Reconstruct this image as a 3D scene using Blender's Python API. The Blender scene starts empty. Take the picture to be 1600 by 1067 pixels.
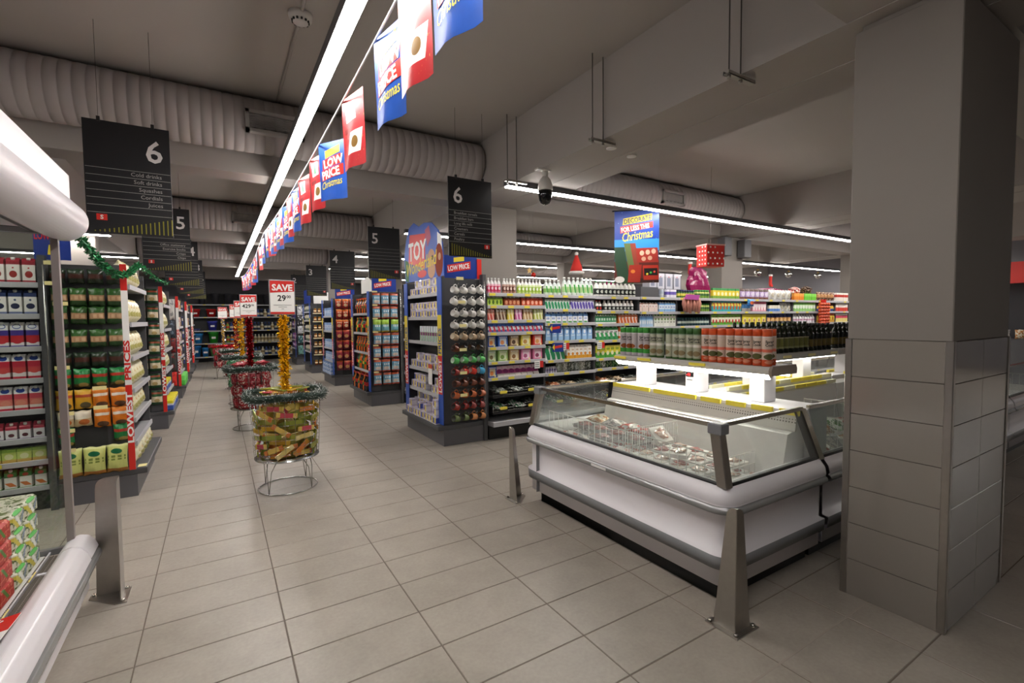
import bpy, bmesh, math, random
from mathutils import Vector, Matrix
random.seed(7)
PI = math.pi
scene = bpy.context.scene
COL = scene.collection

# ------------------------------------------------------------------ camera
CAM = (-0.8358, -2.2987, 1.5162)
FPX, PITCH, YAW, ROLL = 743.81, 0.0493862, 0.5531080, -0.0099997
cy_, sy_ = math.cos(YAW), math.sin(YAW); cp_, sp_ = math.cos(PITCH), math.sin(PITCH)
vF = Vector((sy_*cp_, cy_*cp_, -sp_)); vR0 = Vector((cy_, -sy_, 0)); vU0 = vR0.cross(vF)
vR = math.cos(ROLL)*vR0 + math.sin(ROLL)*vU0; vU = -math.sin(ROLL)*vR0 + math.cos(ROLL)*vU0
cam_data = bpy.data.cameras.new('camera'); cam = bpy.data.objects.new('camera', cam_data); COL.objects.link(cam)
cam_data.sensor_width = 36; cam_data.lens = FPX/1600*36; cam_data.clip_start = 0.02; cam_data.clip_end = 100
cam.matrix_world = Matrix(((vR.x, vU.x, -vF.x, CAM[0]), (vR.y, vU.y, -vF.y, CAM[1]), (vR.z, vU.z, -vF.z, CAM[2]), (0, 0, 0, 1)))
scene.camera = cam
def ray(u, v): return vF + vR*((u-800)/FPX) - vU*((v-533.5)/FPX)
def ony(u, v, y):
    d = ray(u, v); return Vector(CAM) + d*((y-CAM[1])/d.y)
def onx(u, v, x):
    d = ray(u, v); return Vector(CAM) + d*((x-CAM[0])/d.x)
def onz(u, v, z):
    d = ray(u, v); return Vector(CAM) + d*((z-CAM[2])/d.z)

# ------------------------------------------------------------------ world, exposure
w = bpy.data.worlds.new('world'); scene.world = w; w.use_nodes = True
w.node_tree.nodes['Background'].inputs[0].default_value = (0.5, 0.5, 0.5, 1)
w.node_tree.nodes['Background'].inputs[1].default_value = 0.0
vs = scene.view_settings
vs.view_transform = 'Standard'; vs.look = 'None'; vs.gamma = 1; vs.exposure = 0.6; vs.use_curve_mapping = False
LED = 42.0

# ------------------------------------------------------------------ materials
def lin(c):
    if isinstance(c, str):
        c = tuple(int(c[i:i+2], 16)/255 for i in (0, 2, 4))
    return tuple(((x/12.92) if x <= .04045 else ((x+.055)/1.055)**2.4) for x in c) + (1.0,)
MATS = {}
def M(name, col='808080', rough=.5, metal=0, var=0, vscale=8, bump=0, bscale=40, emit=0, coat=0, spec=.5):
    if name in MATS: return MATS[name]
    m = bpy.data.materials.new(name); m.use_nodes = True; nt = m.node_tree; b = nt.nodes['Principled BSDF']
    c = lin(col); b.inputs['Base Color'].default_value = c; b.inputs['Roughness'].default_value = rough
    b.inputs['Metallic'].default_value = metal; b.inputs['Coat Weight'].default_value = coat
    b.inputs['Specular IOR Level'].default_value = spec
    if emit:
        b.inputs['Emission Color'].default_value = c; b.inputs['Emission Strength'].default_value = emit
    if var or bump:
        tc = nt.nodes.new('ShaderNodeTexCoord'); n = nt.nodes.new('ShaderNodeTexNoise'); n.inputs['Scale'].default_value = vscale
        n.inputs['Detail'].default_value = 6
        nt.links.new(tc.outputs['Object'], n.inputs['Vector'])
        if var:
            mx = nt.nodes.new('ShaderNodeMix'); mx.data_type = 'RGBA'
            mx.inputs['A'].default_value = tuple(x*(1-var) for x in c[:3])+(1,); mx.inputs['B'].default_value = tuple(min(1, x*(1+var)) for x in c[:3])+(1,)
            nt.links.new(n.outputs['Fac'], mx.inputs['Factor']); nt.links.new(mx.outputs['Result'], b.inputs['Base Color'])
        if bump:
            n2 = nt.nodes.new('ShaderNodeTexNoise'); n2.inputs['Scale'].default_value = bscale; n2.inputs['Detail'].default_value = 4
            nt.links.new(tc.outputs['Object'], n2.inputs['Vector'])
            bp = nt.nodes.new('ShaderNodeBump'); bp.inputs['Strength'].default_value = bump; bp.inputs['Distance'].default_value = .01
            nt.links.new(n2.outputs['Fac'], bp.inputs['Height']); nt.links.new(bp.outputs['Normal'], b.inputs['Normal'])
    MATS[name] = m; return m

def pm(name, bands, emb=(), mot=None, rough=.42, coat=0.0, metal=0, bump=0, bscale=12):
    """printed pack: horizontal colour bands (z start, colour) + shapes drawn in the pack's own bounding box
    emb: (kind, cx, cz, rx, rz, colour[, freq]) kind e ellipse, r rectangle, t broken line of print, d slanted"""
    if name in MATS: return MATS[name]
    m = bpy.data.materials.new(name); m.use_nodes = True; nt = m.node_tree; N = nt.nodes; L = nt.links
    b = N['Principled BSDF']; b.inputs['Roughness'].default_value = rough; b.inputs['Coat Weight'].default_value = coat; b.inputs['Metallic'].default_value = metal
    tc = N.new('ShaderNodeTexCoord'); sp = N.new('ShaderNodeSeparateXYZ'); L.new(tc.outputs['Generated'], sp.inputs[0])
    def math_(op, a, bb=None, c=None):
        n = N.new('ShaderNodeMath'); n.operation = op
        for i, s in enumerate((a, bb, c)):
            if s is None: continue
            if isinstance(s, (int, float)): n.inputs[i].default_value = s
            else: L.new(s, n.inputs[i])
        return n.outputs[0]
    x, z = sp.outputs['X'], sp.outputs['Z']
    cr = N.new('ShaderNodeValToRGB'); cr.color_ramp.interpolation = 'CONSTANT'
    el = cr.color_ramp.elements
    for i, (p, c) in enumerate(bands):
        e = el[i] if i < 2 and i < len(el) else el.new(p)
        e.position = p; e.color = lin(c)
    if len(bands) == 1: el[1].color = lin(bands[0][1])
    L.new(z, cr.inputs[0]); cur = cr.outputs[0]
    def mix(fac, col):
        nonlocal cur
        mx = N.new('ShaderNodeMix'); mx.data_type = 'RGBA'; L.new(fac, mx.inputs['Factor']); L.new(cur, mx.inputs['A']); mx.inputs['B'].default_value = lin(col)
        cur = mx.outputs['Result']
    if mot:
        sc, col, thr = mot
        n = N.new('ShaderNodeTexNoise'); n.inputs['Scale'].default_value = sc; n.inputs['Detail'].default_value = 3; L.new(tc.outputs['Generated'], n.inputs['Vector'])
        mix(math_('GREATER_THAN', n.outputs['Fac'], thr), col)
    for e in emb:
        k, cx, cz, rx, rz, col = e[:6]
        dx = math_('DIVIDE', math_('ABSOLUTE', math_('SUBTRACT', x, cx)), rx)
        if k == 'd':
            xs = math_('ADD', math_('SUBTRACT', x, cx), math_('MULTIPLY', math_('SUBTRACT', z, cz), e[6]))
            f = math_('LESS_THAN', math_('DIVIDE', math_('ABSOLUTE', xs), rx), 1)
            f = math_('MULTIPLY', f, math_('LESS_THAN', math_('DIVIDE', math_('ABSOLUTE', math_('SUBTRACT', z, cz)), rz), 1))
            mix(f, col); continue
        dz = math_('DIVIDE', math_('ABSOLUTE', math_('SUBTRACT', z, cz)), rz)
        if k == 'e': f = math_('LESS_THAN', math_('ADD', math_('MULTIPLY', dx, dx), math_('MULTIPLY', dz, dz)), 1)
        else: f = math_('LESS_THAN', math_('MAXIMUM', dx, dz), 1)
        if k == 't':
            s = math_('SINE', math_('MULTIPLY', x, e[6] if len(e) > 6 else 60))
            f = math_('MULTIPLY', f, math_('GREATER_THAN', s, -.35))
        mix(f, col)
    L.new(cur, b.inputs['Base Color'])
    if bump:
        n2 = N.new('ShaderNodeTexNoise'); n2.inputs['Scale'].default_value = bscale; n2.inputs['Detail'].default_value = 3; L.new(tc.outputs['Generated'], n2.inputs['Vector'])
        bp = N.new('ShaderNodeBump'); bp.inputs['Strength'].default_value = bump; bp.inputs['Distance'].default_value = .02
        L.new(n2.outputs['Fac'], bp.inputs['Height']); L.new(bp.outputs['Normal'], b.inputs['Normal'])
    MATS[name] = m; return m

def glass_mat(name, tint='ffffff', fog=0.0, refl=1.0, foglow=None):
    if name in MATS: return MATS[name]
    m = bpy.data.materials.new(name); m.use_nodes = True; nt = m.node_tree; N = nt.nodes; L = nt.links
    out = N['Material Output']; N.remove(N['Principled BSDF'])
    tr = N.new('ShaderNodeBsdfTransparent'); tr.inputs[0].default_value = lin(tint)
    gl = N.new('ShaderNodeBsdfGlossy'); gl.inputs['Roughness'].default_value = .03
    fr = N.new('ShaderNodeFresnel'); ge = N.new('ShaderNodeNewGeometry'); mi_ = N.new('ShaderNodeMath'); mi_.operation = 'MULTIPLY_ADD'; mi_.inputs[1].default_value = 1/1.45-1.45; mi_.inputs[2].default_value = 1.45
    L.new(ge.outputs['Backfacing'], mi_.inputs[0]); L.new(mi_.outputs[0], fr.inputs[0])   # same reflectance on both faces of a thin pane
    mx = N.new('ShaderNodeMixShader'); L.new(fr.outputs[0], mx.inputs[0]); L.new(tr.outputs[0], mx.inputs[1]); L.new(gl.outputs[0], mx.inputs[2])
    last = mx.outputs[0]
    if fog:
        df = N.new('ShaderNodeBsdfTranslucent'); df.inputs[0].default_value = (.85, .85, .85, 1)
        d2 = N.new('ShaderNodeBsdfDiffuse'); d2.inputs[0].default_value = (.85, .85, .85, 1)
        ad = N.new('ShaderNodeMixShader'); L.new(df.outputs[0], ad.inputs[1]); L.new(d2.outputs[0], ad.inputs[2])
        tc = N.new('ShaderNodeTexCoord'); sp = N.new('ShaderNodeSeparateXYZ'); L.new(tc.outputs['Generated'], sp.inputs[0])
        n = N.new('ShaderNodeTexNoise'); n.inputs['Scale'].default_value = 5; n.inputs['Detail'].default_value = 5; L.new(tc.outputs['Object'], n.inputs['Vector'])
        mr = N.new('ShaderNodeMapRange'); mr.inputs['From Min'].default_value = 0.0; mr.inputs['From Max'].default_value = .75
        mr.inputs['To Min'].default_value = fog*1.6; mr.inputs['To Max'].default_value = fog*.15; L.new(sp.outputs['Z'], mr.inputs[0])
        mu = N.new('ShaderNodeMath'); mu.operation = 'MULTIPLY'; L.new(mr.outputs[0], mu.inputs[0])
        m2 = N.new('ShaderNodeMapRange'); m2.inputs['From Min'].default_value = .3; m2.inputs['From Max'].default_value = .65; m2.inputs['To Min'].default_value = .6; m2.inputs['To Max'].default_value = 1.2
        L.new(n.outputs['Fac'], m2.inputs[0]); L.new(m2.outputs[0], mu.inputs[1])
        mf = N.new('ShaderNodeMixShader'); L.new(mu.outputs[0], mf.inputs[0]); L.new(last, mf.inputs[1]); L.new(ad.outputs[0], mf.inputs[2]); last = mf.outputs[0]
    L.new(last, out.inputs['Surface']); MATS[name] = m; return m

# ------------------------------------------------------------------ mesh builder
class MB:
    def __init__(s): s.v = []; s.f = []; s.m = []; s.s = []
    def face(s, idx, mi=0, sm=False): s.f.append(tuple(idx)); s.m.append(mi); s.s.append(sm)
    def box(s, x0, y0, z0, x1, y1, z1, mi=0):
        if x0 > x1: x0, x1 = x1, x0
        if y0 > y1: y0, y1 = y1, y0
        if z0 > z1: z0, z1 = z1, z0
        n = len(s.v); s.v += [(x0,y0,z0),(x1,y0,z0),(x1,y1,z0),(x0,y1,z0),(x0,y0,z1),(x1,y0,z1),(x1,y1,z1),(x0,y1,z1)]
        for q in ((0,3,2,1),(4,5,6,7),(0,1,5,4),(1,2,6,5),(2,3,7,6),(3,0,4,7)): s.face([n+i for i in q], mi)
        return s
    def hexa(s, p, mi=0):   # 8 corner points, order as box
        n = len(s.v); s.v += [tuple(q) for q in p]
        for q in ((0,3,2,1),(4,5,6,7),(0,1,5,4),(1,2,6,5),(2,3,7,6),(3,0,4,7)): s.face([n+i for i in q], mi)
        return s
    def cyl(s, p0, p1, r0, r1=None, n=12, mi=0, caps=True, sm=True, mc=None):
        r1 = r0 if r1 is None else r1; p0 = Vector(p0); p1 = Vector(p1); d = (p1-p0).normalized()
        a = d.orthogonal().normalized(); b = d.cross(a); k = len(s.v)
        for p, r in ((p0, r0), (p1, r1)):
            for i in range(n):
                t = 2*PI*i/n; s.v.append(tuple(p+a*(r*math.cos(t))+b*(r*math.sin(t))))
        for i in range(n): s.face((k+i, k+(i+1)%n, k+n+(i+1)%n, k+n+i), mi, sm)
        if caps:
            mc = mi if mc is None else mc
            s.face([k+i for i in range(n)][::-1], mc); s.face([k+n+i for i in range(n)], mc)
        return s
    def tube(s, pts, r, n=6, mi=0, closed=False):
        pts = [Vector(p) for p in pts]; k = len(s.v); m = len(pts); up = None
        for i, p in enumerate(pts):
            if closed: d = pts[(i+1)%m]-pts[i-1]
            else: d = pts[min(i+1, m-1)]-pts[max(i-1, 0)]
            d.normalize()
            if up is None: a = d.orthogonal().normalized()
            else:
                a = up - d*up.dot(d); a.normalize()
            up = a; b = d.cross(a); rr = r[i] if isinstance(r, (list, tuple)) else r
            for j in range(n):
                t = 2*PI*j/n; s.v.append(tuple(p+a*(rr*math.cos(t))+b*(rr*math.sin(t))))
        for i in range(m if closed else m-1):
            i2 = (i+1) % m
            for j in range(n): s.face((k+i*n+j, k+i*n+(j+1)%n, k+i2*n+(j+1)%n, k+i2*n+j), mi, True)
        if not closed:
            s.face([k+j for j in range(n)][::-1], mi); s.face([k+(m-1)*n+j for j in range(n)], mi)
        return s
    def lathe(s, prof, n=14, mis=None, c=(0, 0), mi=0):
        k = len(s.v)
        for r, z in prof:
            for i in range(n):
                t = 2*PI*i/n; s.v.append((c[0]+r*math.cos(t), c[1]+r*math.sin(t), z))
        for j in range(len(prof)-1):
            q = mis[j] if mis else mi
            for i in range(n): s.face((k+j*n+i, k+j*n+(i+1)%n, k+(j+1)*n+(i+1)%n, k+(j+1)*n+i), q, True)
        if prof[0][0] > 1e-5: s.face([k+i for i in range(n)][::-1], mis[0] if mis else mi)
        if prof[-1][0] > 1e-5: s.face([k+(len(prof)-1)*n+i for i in range(n)], mis[-1] if mis else mi)
        return s
    def prism(s, poly, a, b, ax='x', mi=0, mcap=None):
        """polygon in the plane across axis ax, extruded from a to b; poly pts are (y,z) for x, (x,z) for y, (x,y) for z"""
        def P(p, t): return (t, p[0], p[1]) if ax == 'x' else ((p[0], t, p[1]) if ax == 'y' else (p[0], p[1], t))
        n = len(poly); k = len(s.v); s.v += [P(p, a) for p in poly] + [P(p, b) for p in poly]
        for i in range(n): s.face((k+i, k+(i+1)%n, k+n+(i+1)%n, k+n+i), mi)
        mc = mi if mcap is None else mcap
        s.face([k+i for i in range(n)][::-1], mc); s.face([k+n+i for i in range(n)], mc); return s
    def merge(s, verts, faces, mi=0, sm=False):
        k = len(s.v); s.v += [tuple(v) for v in verts]
        for f in faces: s.face([k+i for i in f], mi, sm)
        return s
    def mesh(s, name, mats, bevel=0, seg=2, fixn=True):
        me = bpy.data.meshes.new(name); me.from_pydata(s.v, [], s.f)
        if not isinstance(mats, (list, tuple)): mats = [mats]
        for m in mats: me.materials.append(m)
        me.polygons.foreach_set('material_index', s.m); me.polygons.foreach_set('use_smooth', s.s)
        if fixn or bevel:
            bm = bmesh.new(); bm.from_mesh(me)
            if fixn: bmesh.ops.recalc_face_normals(bm, faces=bm.faces)
            if bevel: bmesh.ops.bevel(bm, geom=bm.edges[:], offset=bevel, segments=seg, affect='EDGES', profile=.5, clamp_overlap=True)
            bm.to_mesh(me); bm.free()
        me.update(); return me

def B(*a, mat=None, name='m', bevel=0, seg=2):
    b = MB()
    for q in a: b.box(*q)
    return b.mesh(name, mat, bevel, seg)

# ------------------------------------------------------------------ objects
def link(name, data, parent=None, loc=None, rot=None):
    o = bpy.data.objects.new(name, data); COL.objects.link(o)
    if parent is not None: o.parent = parent
    if loc is not None: o.location = loc
    if rot is not None: o.rotation_euler = (0, 0, rot) if isinstance(rot, (int, float)) else rot
    return o
def tag(o, label, cat, group=None):
    o['label'] = label; o['category'] = cat
    if group: o['group'] = group
    return o
def thing(name, label, cat, loc=(0, 0, 0), rot=0, group=None): return tag(link(name, None, None, loc, rot), label, cat, group)
def part(name, me, parent, loc=None, rot=None, label=None):
    o = link(name, me, parent, loc, rot)
    if label: o['label'] = label
    return o
def solo(name, me, label, cat, loc=(0, 0, 0), rot=0, group=None): return tag(link(name, me, None, loc, rot), label, cat, group)
def struct(name, me, parent=None, loc=None, rot=None):
    o = link(name, me, parent, loc, rot)
    if parent is None: o['kind'] = 'structure'
    return o
TXT = {}
def text_geo(s, size, bold=0.0, align='LEFT', shear=0.0):
    key = (s, size, bold, align, shear)
    if key in TXT: return TXT[key]
    cu = bpy.data.curves.new('t', 'FONT'); cu.body = s; cu.size = size; cu.offset = bold*size; cu.align_x = align; cu.resolution_u = 2; cu.shear = shear
    o = bpy.data.objects.new('t', cu); COL.objects.link(o)
    dg = bpy.context.evaluated_depsgraph_get(); me = bpy.data.meshes.new_from_object(o.evaluated_get(dg))
    r = ([tuple(v.co) for v in me.vertices], [tuple(p.vertices) for p in me.polygons])
    bpy.data.objects.remove(o); bpy.data.curves.remove(cu); bpy.data.meshes.remove(me)
    TXT[key] = r; return r
def text_on(mb, s, size, x, z, y=0.0, bold=0.02, align='LEFT', mi=0, rot=0.0, sx=1.0, shear=0.0):
    """flat print in the XZ plane facing -y"""
    v, f = text_geo(s, size, bold, align, shear); c, sn = math.cos(rot), math.sin(rot)
    k = len(mb.v); mb.v += [(x+(p[0]*sx*c-p[1]*sn), y, z+(p[0]*sx*sn+p[1]*c)) for p in v]
    for q in f: mb.face([k+i for i in q], mi)
    return mb

# common materials
WHITE = M('white_enamel', 'e6e2e6', .3); WHITE2 = M('white_panel', 'dedce0', .35); STEEL = M('brushed_steel', 'a8a49e', .32, 1.0, var=.08, vscale=30)
STEEL2 = M('polished_steel', 'b5b0a8', .18, 1.0); GREYPL = M('grey_rail', '8b8b8e', .35, .3); DARKGREY = M('dark_grey_paint', '4b4b4e', .5); PLINTH = M('plinth_grey', '5b5a5e', .45)
BLACK = M('black_plastic', '141416', .4); SIGNBLK = M('sign_black', '17171a', .45); LIPM = M('shelf_lip', 'b9b9bd', .4); SHELFM = M('shelf_steel', '9a9a9c', .45)
TAGY = M('price_tag_yellow', 'e9d84a', .5); TAGP = M('price_tag_pale', 'efe3a0', .5); REDP = M('sign_red', 'd3281f', .4); PAPER = M('paper_white', 'efeeea', .5); INK = M('ink_black', '1b1b1b', .5)
WIRE = M('chrome_wire', 'b9b9b6', .25, 1.0); WIREW = M('white_wire', 'd9d8d0', .4); BLUEP = M('panel_blue', '1f4fb0', .4, var=.25, vscale=5); BLUED = M('panel_deep_blue', '15358c', .4, var=.3, vscale=6); YEL = M('print_yellow', 'e8cf2c', .5)
LEDM = M('led_white', 'fffaf5', .5, emit=LED); WPRINT = M('print_white', 'f2f0ec', .5); PEG = M('pegboard', '3a3b3c', .6)

# ================================================================== STRUCTURE
ZC, ZB = 3.65, 3.0
CEILM = M('ceiling_paint', 'a39d97', .85, var=.05, vscale=1.5); BEAMM = M('beam_paint', 'a19b96', .8, var=.04, vscale=2); WALLM = M('wall_paint', '77757a', .8, var=.05, vscale=1)
COLM = M('column_paint', '857e78', .8, var=.05, vscale=3)
X0, X1, Y0, Y1 = -9.0, 17.0, -7.0, 18.75
# floor: slab of grout + tiles 0.6 x 0.3
GROUT = M('grout', '6f655c', .9); GROUTP = M('grout_pale', 'a39a90', .9)
def tile_mat():
    m = bpy.data.materials.new('floor_tile'); m.use_nodes = True; nt = m.node_tree; N = nt.nodes; L = nt.links; b = N['Principled BSDF']
    tc = N.new('ShaderNodeTexCoord'); oi = N.new('ShaderNodeObjectInfo'); geo = N.new('ShaderNodeNewGeometry')
    n1 = N.new('ShaderNodeTexNoise'); n1.inputs['Scale'].default_value = 2.2; n1.inputs['Detail'].default_value = 8; n1.inputs['Roughness'].default_value = .65
    L.new(geo.outputs['Position'], n1.inputs['Vector'])
    n2 = N.new('ShaderNodeTexNoise'); n2.inputs['Scale'].default_value = 55; n2.inputs['Detail'].default_value = 4; L.new(geo.outputs['Position'], n2.inputs['Vector'])
    ad = N.new('ShaderNodeMath'); ad.operation = 'MULTIPLY_ADD'; L.new(n2.outputs['Fac'], ad.inputs[0]); ad.inputs[1].default_value = .35; L.new(n1.outputs['Fac'], ad.inputs[2])
    cr = N.new('ShaderNodeValToRGB'); cr.color_ramp.elements[0].position = .42; cr.color_ramp.elements[0].color = lin('8d857b'); cr.color_ramp.elements[1].position = .95; cr.color_ramp.elements[1].color = lin('aba398')
    L.new(ad.outputs[0], cr.inputs[0]); L.new(cr.outputs[0], b.inputs['Base Color'])
    rr = N.new('ShaderNodeMapRange'); rr.inputs['To Min'].default_value = .30; rr.inputs['To Max'].default_value = .46; L.new(n1.outputs['Fac'], rr.inputs[0]); L.new(rr.outputs[0], b.inputs['Roughness'])
    return m
TILE = tile_mat()
floor = struct('floor', B((X0, Y0, -.2, X1, Y1, -.003), mat=GROUT))
def tile_geo(mb, cx, cy, g=.0022, e=.0025):
    x0, x1, y0, y1 = cx-.3+g, cx+.3-g, cy-.15+g, cy+.15-g; k = len(mb.v)
    mb.v += [(x0, y0, -.004), (x1, y0, -.004), (x1, y1, -.004), (x0, y1, -.004), (x0+e, y0+e, 0), (x1-e, y0+e, 0), (x1-e, y1-e, 0), (x0+e, y1-e, 0)]
    for q in ((4,5,6,7),(0,1,5,4),(1,2,6,5),(2,3,7,6),(3,0,4,7)): mb.face([k+i for i in q])
tmb = MB(); tile_geo(tmb, 0, 0); tile_me = tmb.mesh('floor_tile', TILE, fixn=False)
cells = []
for i in range(int(X0/.6), int(X1/.6)):
    for j in range(int(Y0/.3), int(Y1/.3)): cells.append(((i+.5)*.6, (j+.5)*.3))
def seen(c):
    d = Vector((c[0], c[1], 0))-Vector(CAM); z = d.dot(vF)
    if z < .3: return 1e9
    u, v = 800+FPX*d.dot(vR)/z, 533.5-FPX*d.dot(vU)/z
    if not (-80 < u < 1680 and v < 1180): return 1e9
    if c[0] < -1.75 or (c[0] > 1.75 and c[1] > -.75 and c[1] < 1.0) or (c[0] > 1.9 and c[1] > 2.9): return 1e9
    return z
cells.sort(key=seen)
for c in cells[:300]: part('floor_tile', tile_me, floor, (c[0], c[1], 0))
rest = MB()
for c in cells[300:]: tile_geo(rest, *c)
ro = part('floor_tiling', rest.mesh('floor_tiling', TILE, fixn=False), floor); ro['kind'] = 'stuff'
part('grout_strip', B((.5, -1.2045, -.004, 2.03, -1.1955, .0004), mat=GROUTP), floor, label='pale repaired grout line')
# ceiling, walls
struct('ceiling', B((X0, Y0, ZC, X1, Y1, ZC+.2), mat=CEILM))
struct('wall_back', B((X0, Y1, -.2, X1, Y1+.15, ZC+.2), mat=M('back_wall_paint', '4a494c', .8)))
struct('wall_front', B((X0, Y0-.15, -.2, X1, Y0, ZC+.2), mat=WALLM))
struct('wall_left', B((X0-.15, Y0, -.2, X0, Y1, ZC+.2), mat=WALLM))
struct('wall_right', B((X1, Y0, -.2, X1+.15, Y1, ZC+.2), mat=WALLM))
# beams: long ones along the aisle, cross beams every 4.78 m
BX = [(-3.25, -2.46), (1.965, 2.75), (7.18, 7.96), (12.4, 13.18)]
BY = [(-6.3+.02, -5.94), (-1.515, -1.07), (3.265, 3.59), (8.05, 8.4), (12.83, 13.2), (17.6, 17.95)]
for a, b in BX:
    o = struct('ceiling_beam', B((a, Y0, ZB, b, Y1, ZC), mat=BEAMM))
    part('beam_lip', B((a-.012, Y0, ZB-.002, a, Y1, ZB+.085), mat=BEAMM), o)
    part('soffit_joint', B((a+.41, Y0, ZB-.004, a+.418, Y1, ZB+.002), mat=BEAMM), o)
for a, b in BY:
    xs = [X0]+[q for p in BX for q in p]+[X1]
    for i in range(0, len(xs), 2): struct('cross_beam', B((xs[i], a, ZB+.001, xs[i+1], b, ZC), mat=BEAMM))
# columns under the crossings
for (a, b) in BX:
    for (c, d) in BY:
        if abs(a-1.965) < .01 and abs(c+1.515) < .01: continue
        if a < 0 and c < 2: continue
        if c > 17 or c < -2 or (a > 7 and c < 3): continue
        struct('column', B((a+.07, c+.01, 0, b-.05, d-.01, ZB), mat=COLM, bevel=.008, seg=1))
# near column: painted shaft over tiled, steel-edged lower part
colm = struct('column', B((2.035, -1.505, 1.385, 2.87, -1.075, ZB-.03), mat=COLM, bevel=.004, seg=1))
part('column_core', B((2.045, -1.495, 0, 2.86, -1.085, 1.386), mat=GROUT), colm)
part('recessed_neck', B((2.06, -1.48, ZB-.035, 2.845, -1.10, ZB), mat=COLM), colm)
CT = M('column_tile', '8a837b', .12, var=.05, vscale=4, coat=.3); ct1 = {}
def ctile(w, face, n):
    mb = MB()
    h = .1955
    if face == 'x': mb.box(0, 0, 0, .014, w, h)
    else: mb.box(0, 0, 0, w, .014, h)
    return mb.mesh('column_tile', CT, .0015, 1)
tx = ctile(.385, 'x', 0); ty = ctile(.398, 'y', 0)
for r in range(7):
    z = r*.198+.001
    part('column_tile', tx, colm, (2.03, -1.4825, z)); part('column_tile', tx, colm, (2.861, -1.4825, z))
    for k in (0, 1):
        part('column_tile', ty, colm, (2.052+k*.4005, -1.51, z)); part('column_tile', ty, colm, (2.052+k*.4005, -1.084, z))
for (x, y) in ((2.026, -1.514), (2.026, -1.1), (2.853, -1.514), (2.853, -1.1)):
    part('corner_trim', B((x, y, 0, x+.028, y+.032, 1.388), mat=STEEL, bevel=.002, seg=1), colm, label='brushed steel corner strip')
# ribbed ducts in front of the cross beams
DUCT = M('duct_cloth', 'a39c9a', .85)
def duct_mesh(L, r=.25, pitch=.085, n=18):
    mb = MB(); m = int(L/pitch); prof = []
    for i in range(m):
        x = i*pitch; prof += [(x, r-.003), (x+.004, r-.008), (x+.008, r-.002), (x+pitch*.5, r)]
    prof.append((L, r-.004)); k = 0
    for x, rr in prof:
        for j in range(n):
            t = 2*PI*j/n; mb.v.append((x, rr*math.cos(t), rr*math.sin(t)))
    for i in range(len(prof)-1):
        for j in range(n): mb.face((i*n+j, i*n+(j+1) % n, (i+1)*n+(j+1) % n, (i+1)*n+j), 0, True)
    mb.face(range(n)); mb.face([len(prof)*n-n+j for j in range(n)])
    return mb.mesh('duct', DUCT)
DL = duct_mesh(4.38); DR = duct_mesh(4.38)
def vent(parent, x, y, z):
    mb = MB(); w, h = .5, .2
    for q in ((0, 0, w, .03), (0, h-.03, w, h), (0, 0, .03, h), (w-.03, 0, w, h)): mb.box(x+q[0], y-.05, z+q[1], x+q[2], y+.1, z+q[3])
    f = part('vent_frame', mb.mesh('vent_frame', M('vent_paint', '9b9794', .6)), parent)
    part('vent_back', B((x+.03, y-.01, z+.03, x+w-.03, y+.08, z+h-.03), mat=M('vent_dark', '2c2b2c', .8)), parent)
    sl = B((0, -.018, 0, w-.06, .012, .004), mat=M('vent_paint'))
    for k in range(9): part('vent_slat', sl, f, (x+.03, y-.02, z+.036+k*.0155), (.5, 0, 0))
bays = [(-2.44, 1.95), (2.77, 7.16), (7.98, 12.38)]
ORD = ['second', 'third', 'fourth']
for bi, (a, b) in enumerate(bays):
    for ri, (c, d) in enumerate(BY[2:5]):
        nm = ['by the signs numbered 6', 'behind the signs numbered 4', 'near the back wall'][ri]
        t = thing('air_duct', ['ribbed grey duct above the walkway %s', 'ribbed grey duct right of the long beam %s', 'ribbed grey duct past the second column row %s'][bi] % nm, 'duct', (a+.005, c-.252, 3.395))
        part('duct_body', DL, t)
        if bi < 2: vent(t, [1.88, 2.25][bi], -.22, -.14)
# ceiling fittings
t = thing('smoke_detector', 'white round smoke detector on a grey conduit on the ceiling', 'smoke detector', (-.27, 1.39, ZC))
mb = MB(); mb.lathe([(.0, -.062), (.05, -.06), (.052, -.045), (.075, -.04), (.08, -.012), (.08, 0)], 20); part('housing', mb.mesh('housing', M('detector_white', 'cfccc8', .5)), t)
mb = MB()
for k in range(12):
    a = 2*PI*k/12; mb.box(.0, -.006, -.058, .012, .006, -.045)
    for i in range(-8, 0): x, y, z = mb.v[i]; mb.v[i] = ((x+.047)*math.cos(a)-y*math.sin(a), (x+.047)*math.sin(a)+y*math.cos(a), z)
part('sensor_slots', mb.mesh('slots', M('vent_dark')), t)
mb = MB(); mb.cyl((-.27, -3, ZC-.012), (-.27, 3.0, ZC-.012), .012, n=8); solo('ceiling_conduit', mb.mesh('conduit', CEILM), 'thin grey conduit pipe running along the ceiling to the duct', 'pipe')
# hanging unistrut brackets beside the beam
for y in (-.5, .72, 2.06):
    t = thing('ceiling_bracket', {-.5: 'steel channel bracket on two threaded rods below the beam, next to the tiled column', .72: 'steel channel bracket on two threaded rods below the beam, beside two round marks', 2.06: 'steel channel bracket on two threaded rods holding the start of a light track'}[y], 'bracket', (1.82, y, 2.955))
    mb = MB(); mb.box(-.03, -.02, 0, .24, -.015, .02); mb.box(-.03, .015, 0, .24, .02, .02); mb.box(-.03, -.02, 0, .24, .02, .004); part('channel', mb.mesh('channel', STEEL), t)
    for x in (0, .115):
        mb = MB(); mb.cyl((x, 0, -.015), (x, 0, ZC-2.955), .0045, n=6); part('threaded_rod', mb.mesh('rod', M('rod_steel', '5a5754', .5, .6)), t)
        mb = MB(); mb.cyl((x, 0, -.02), (x, 0, 0), .012, n=6); part('nut', mb.mesh('nut', STEEL), t)
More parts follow.
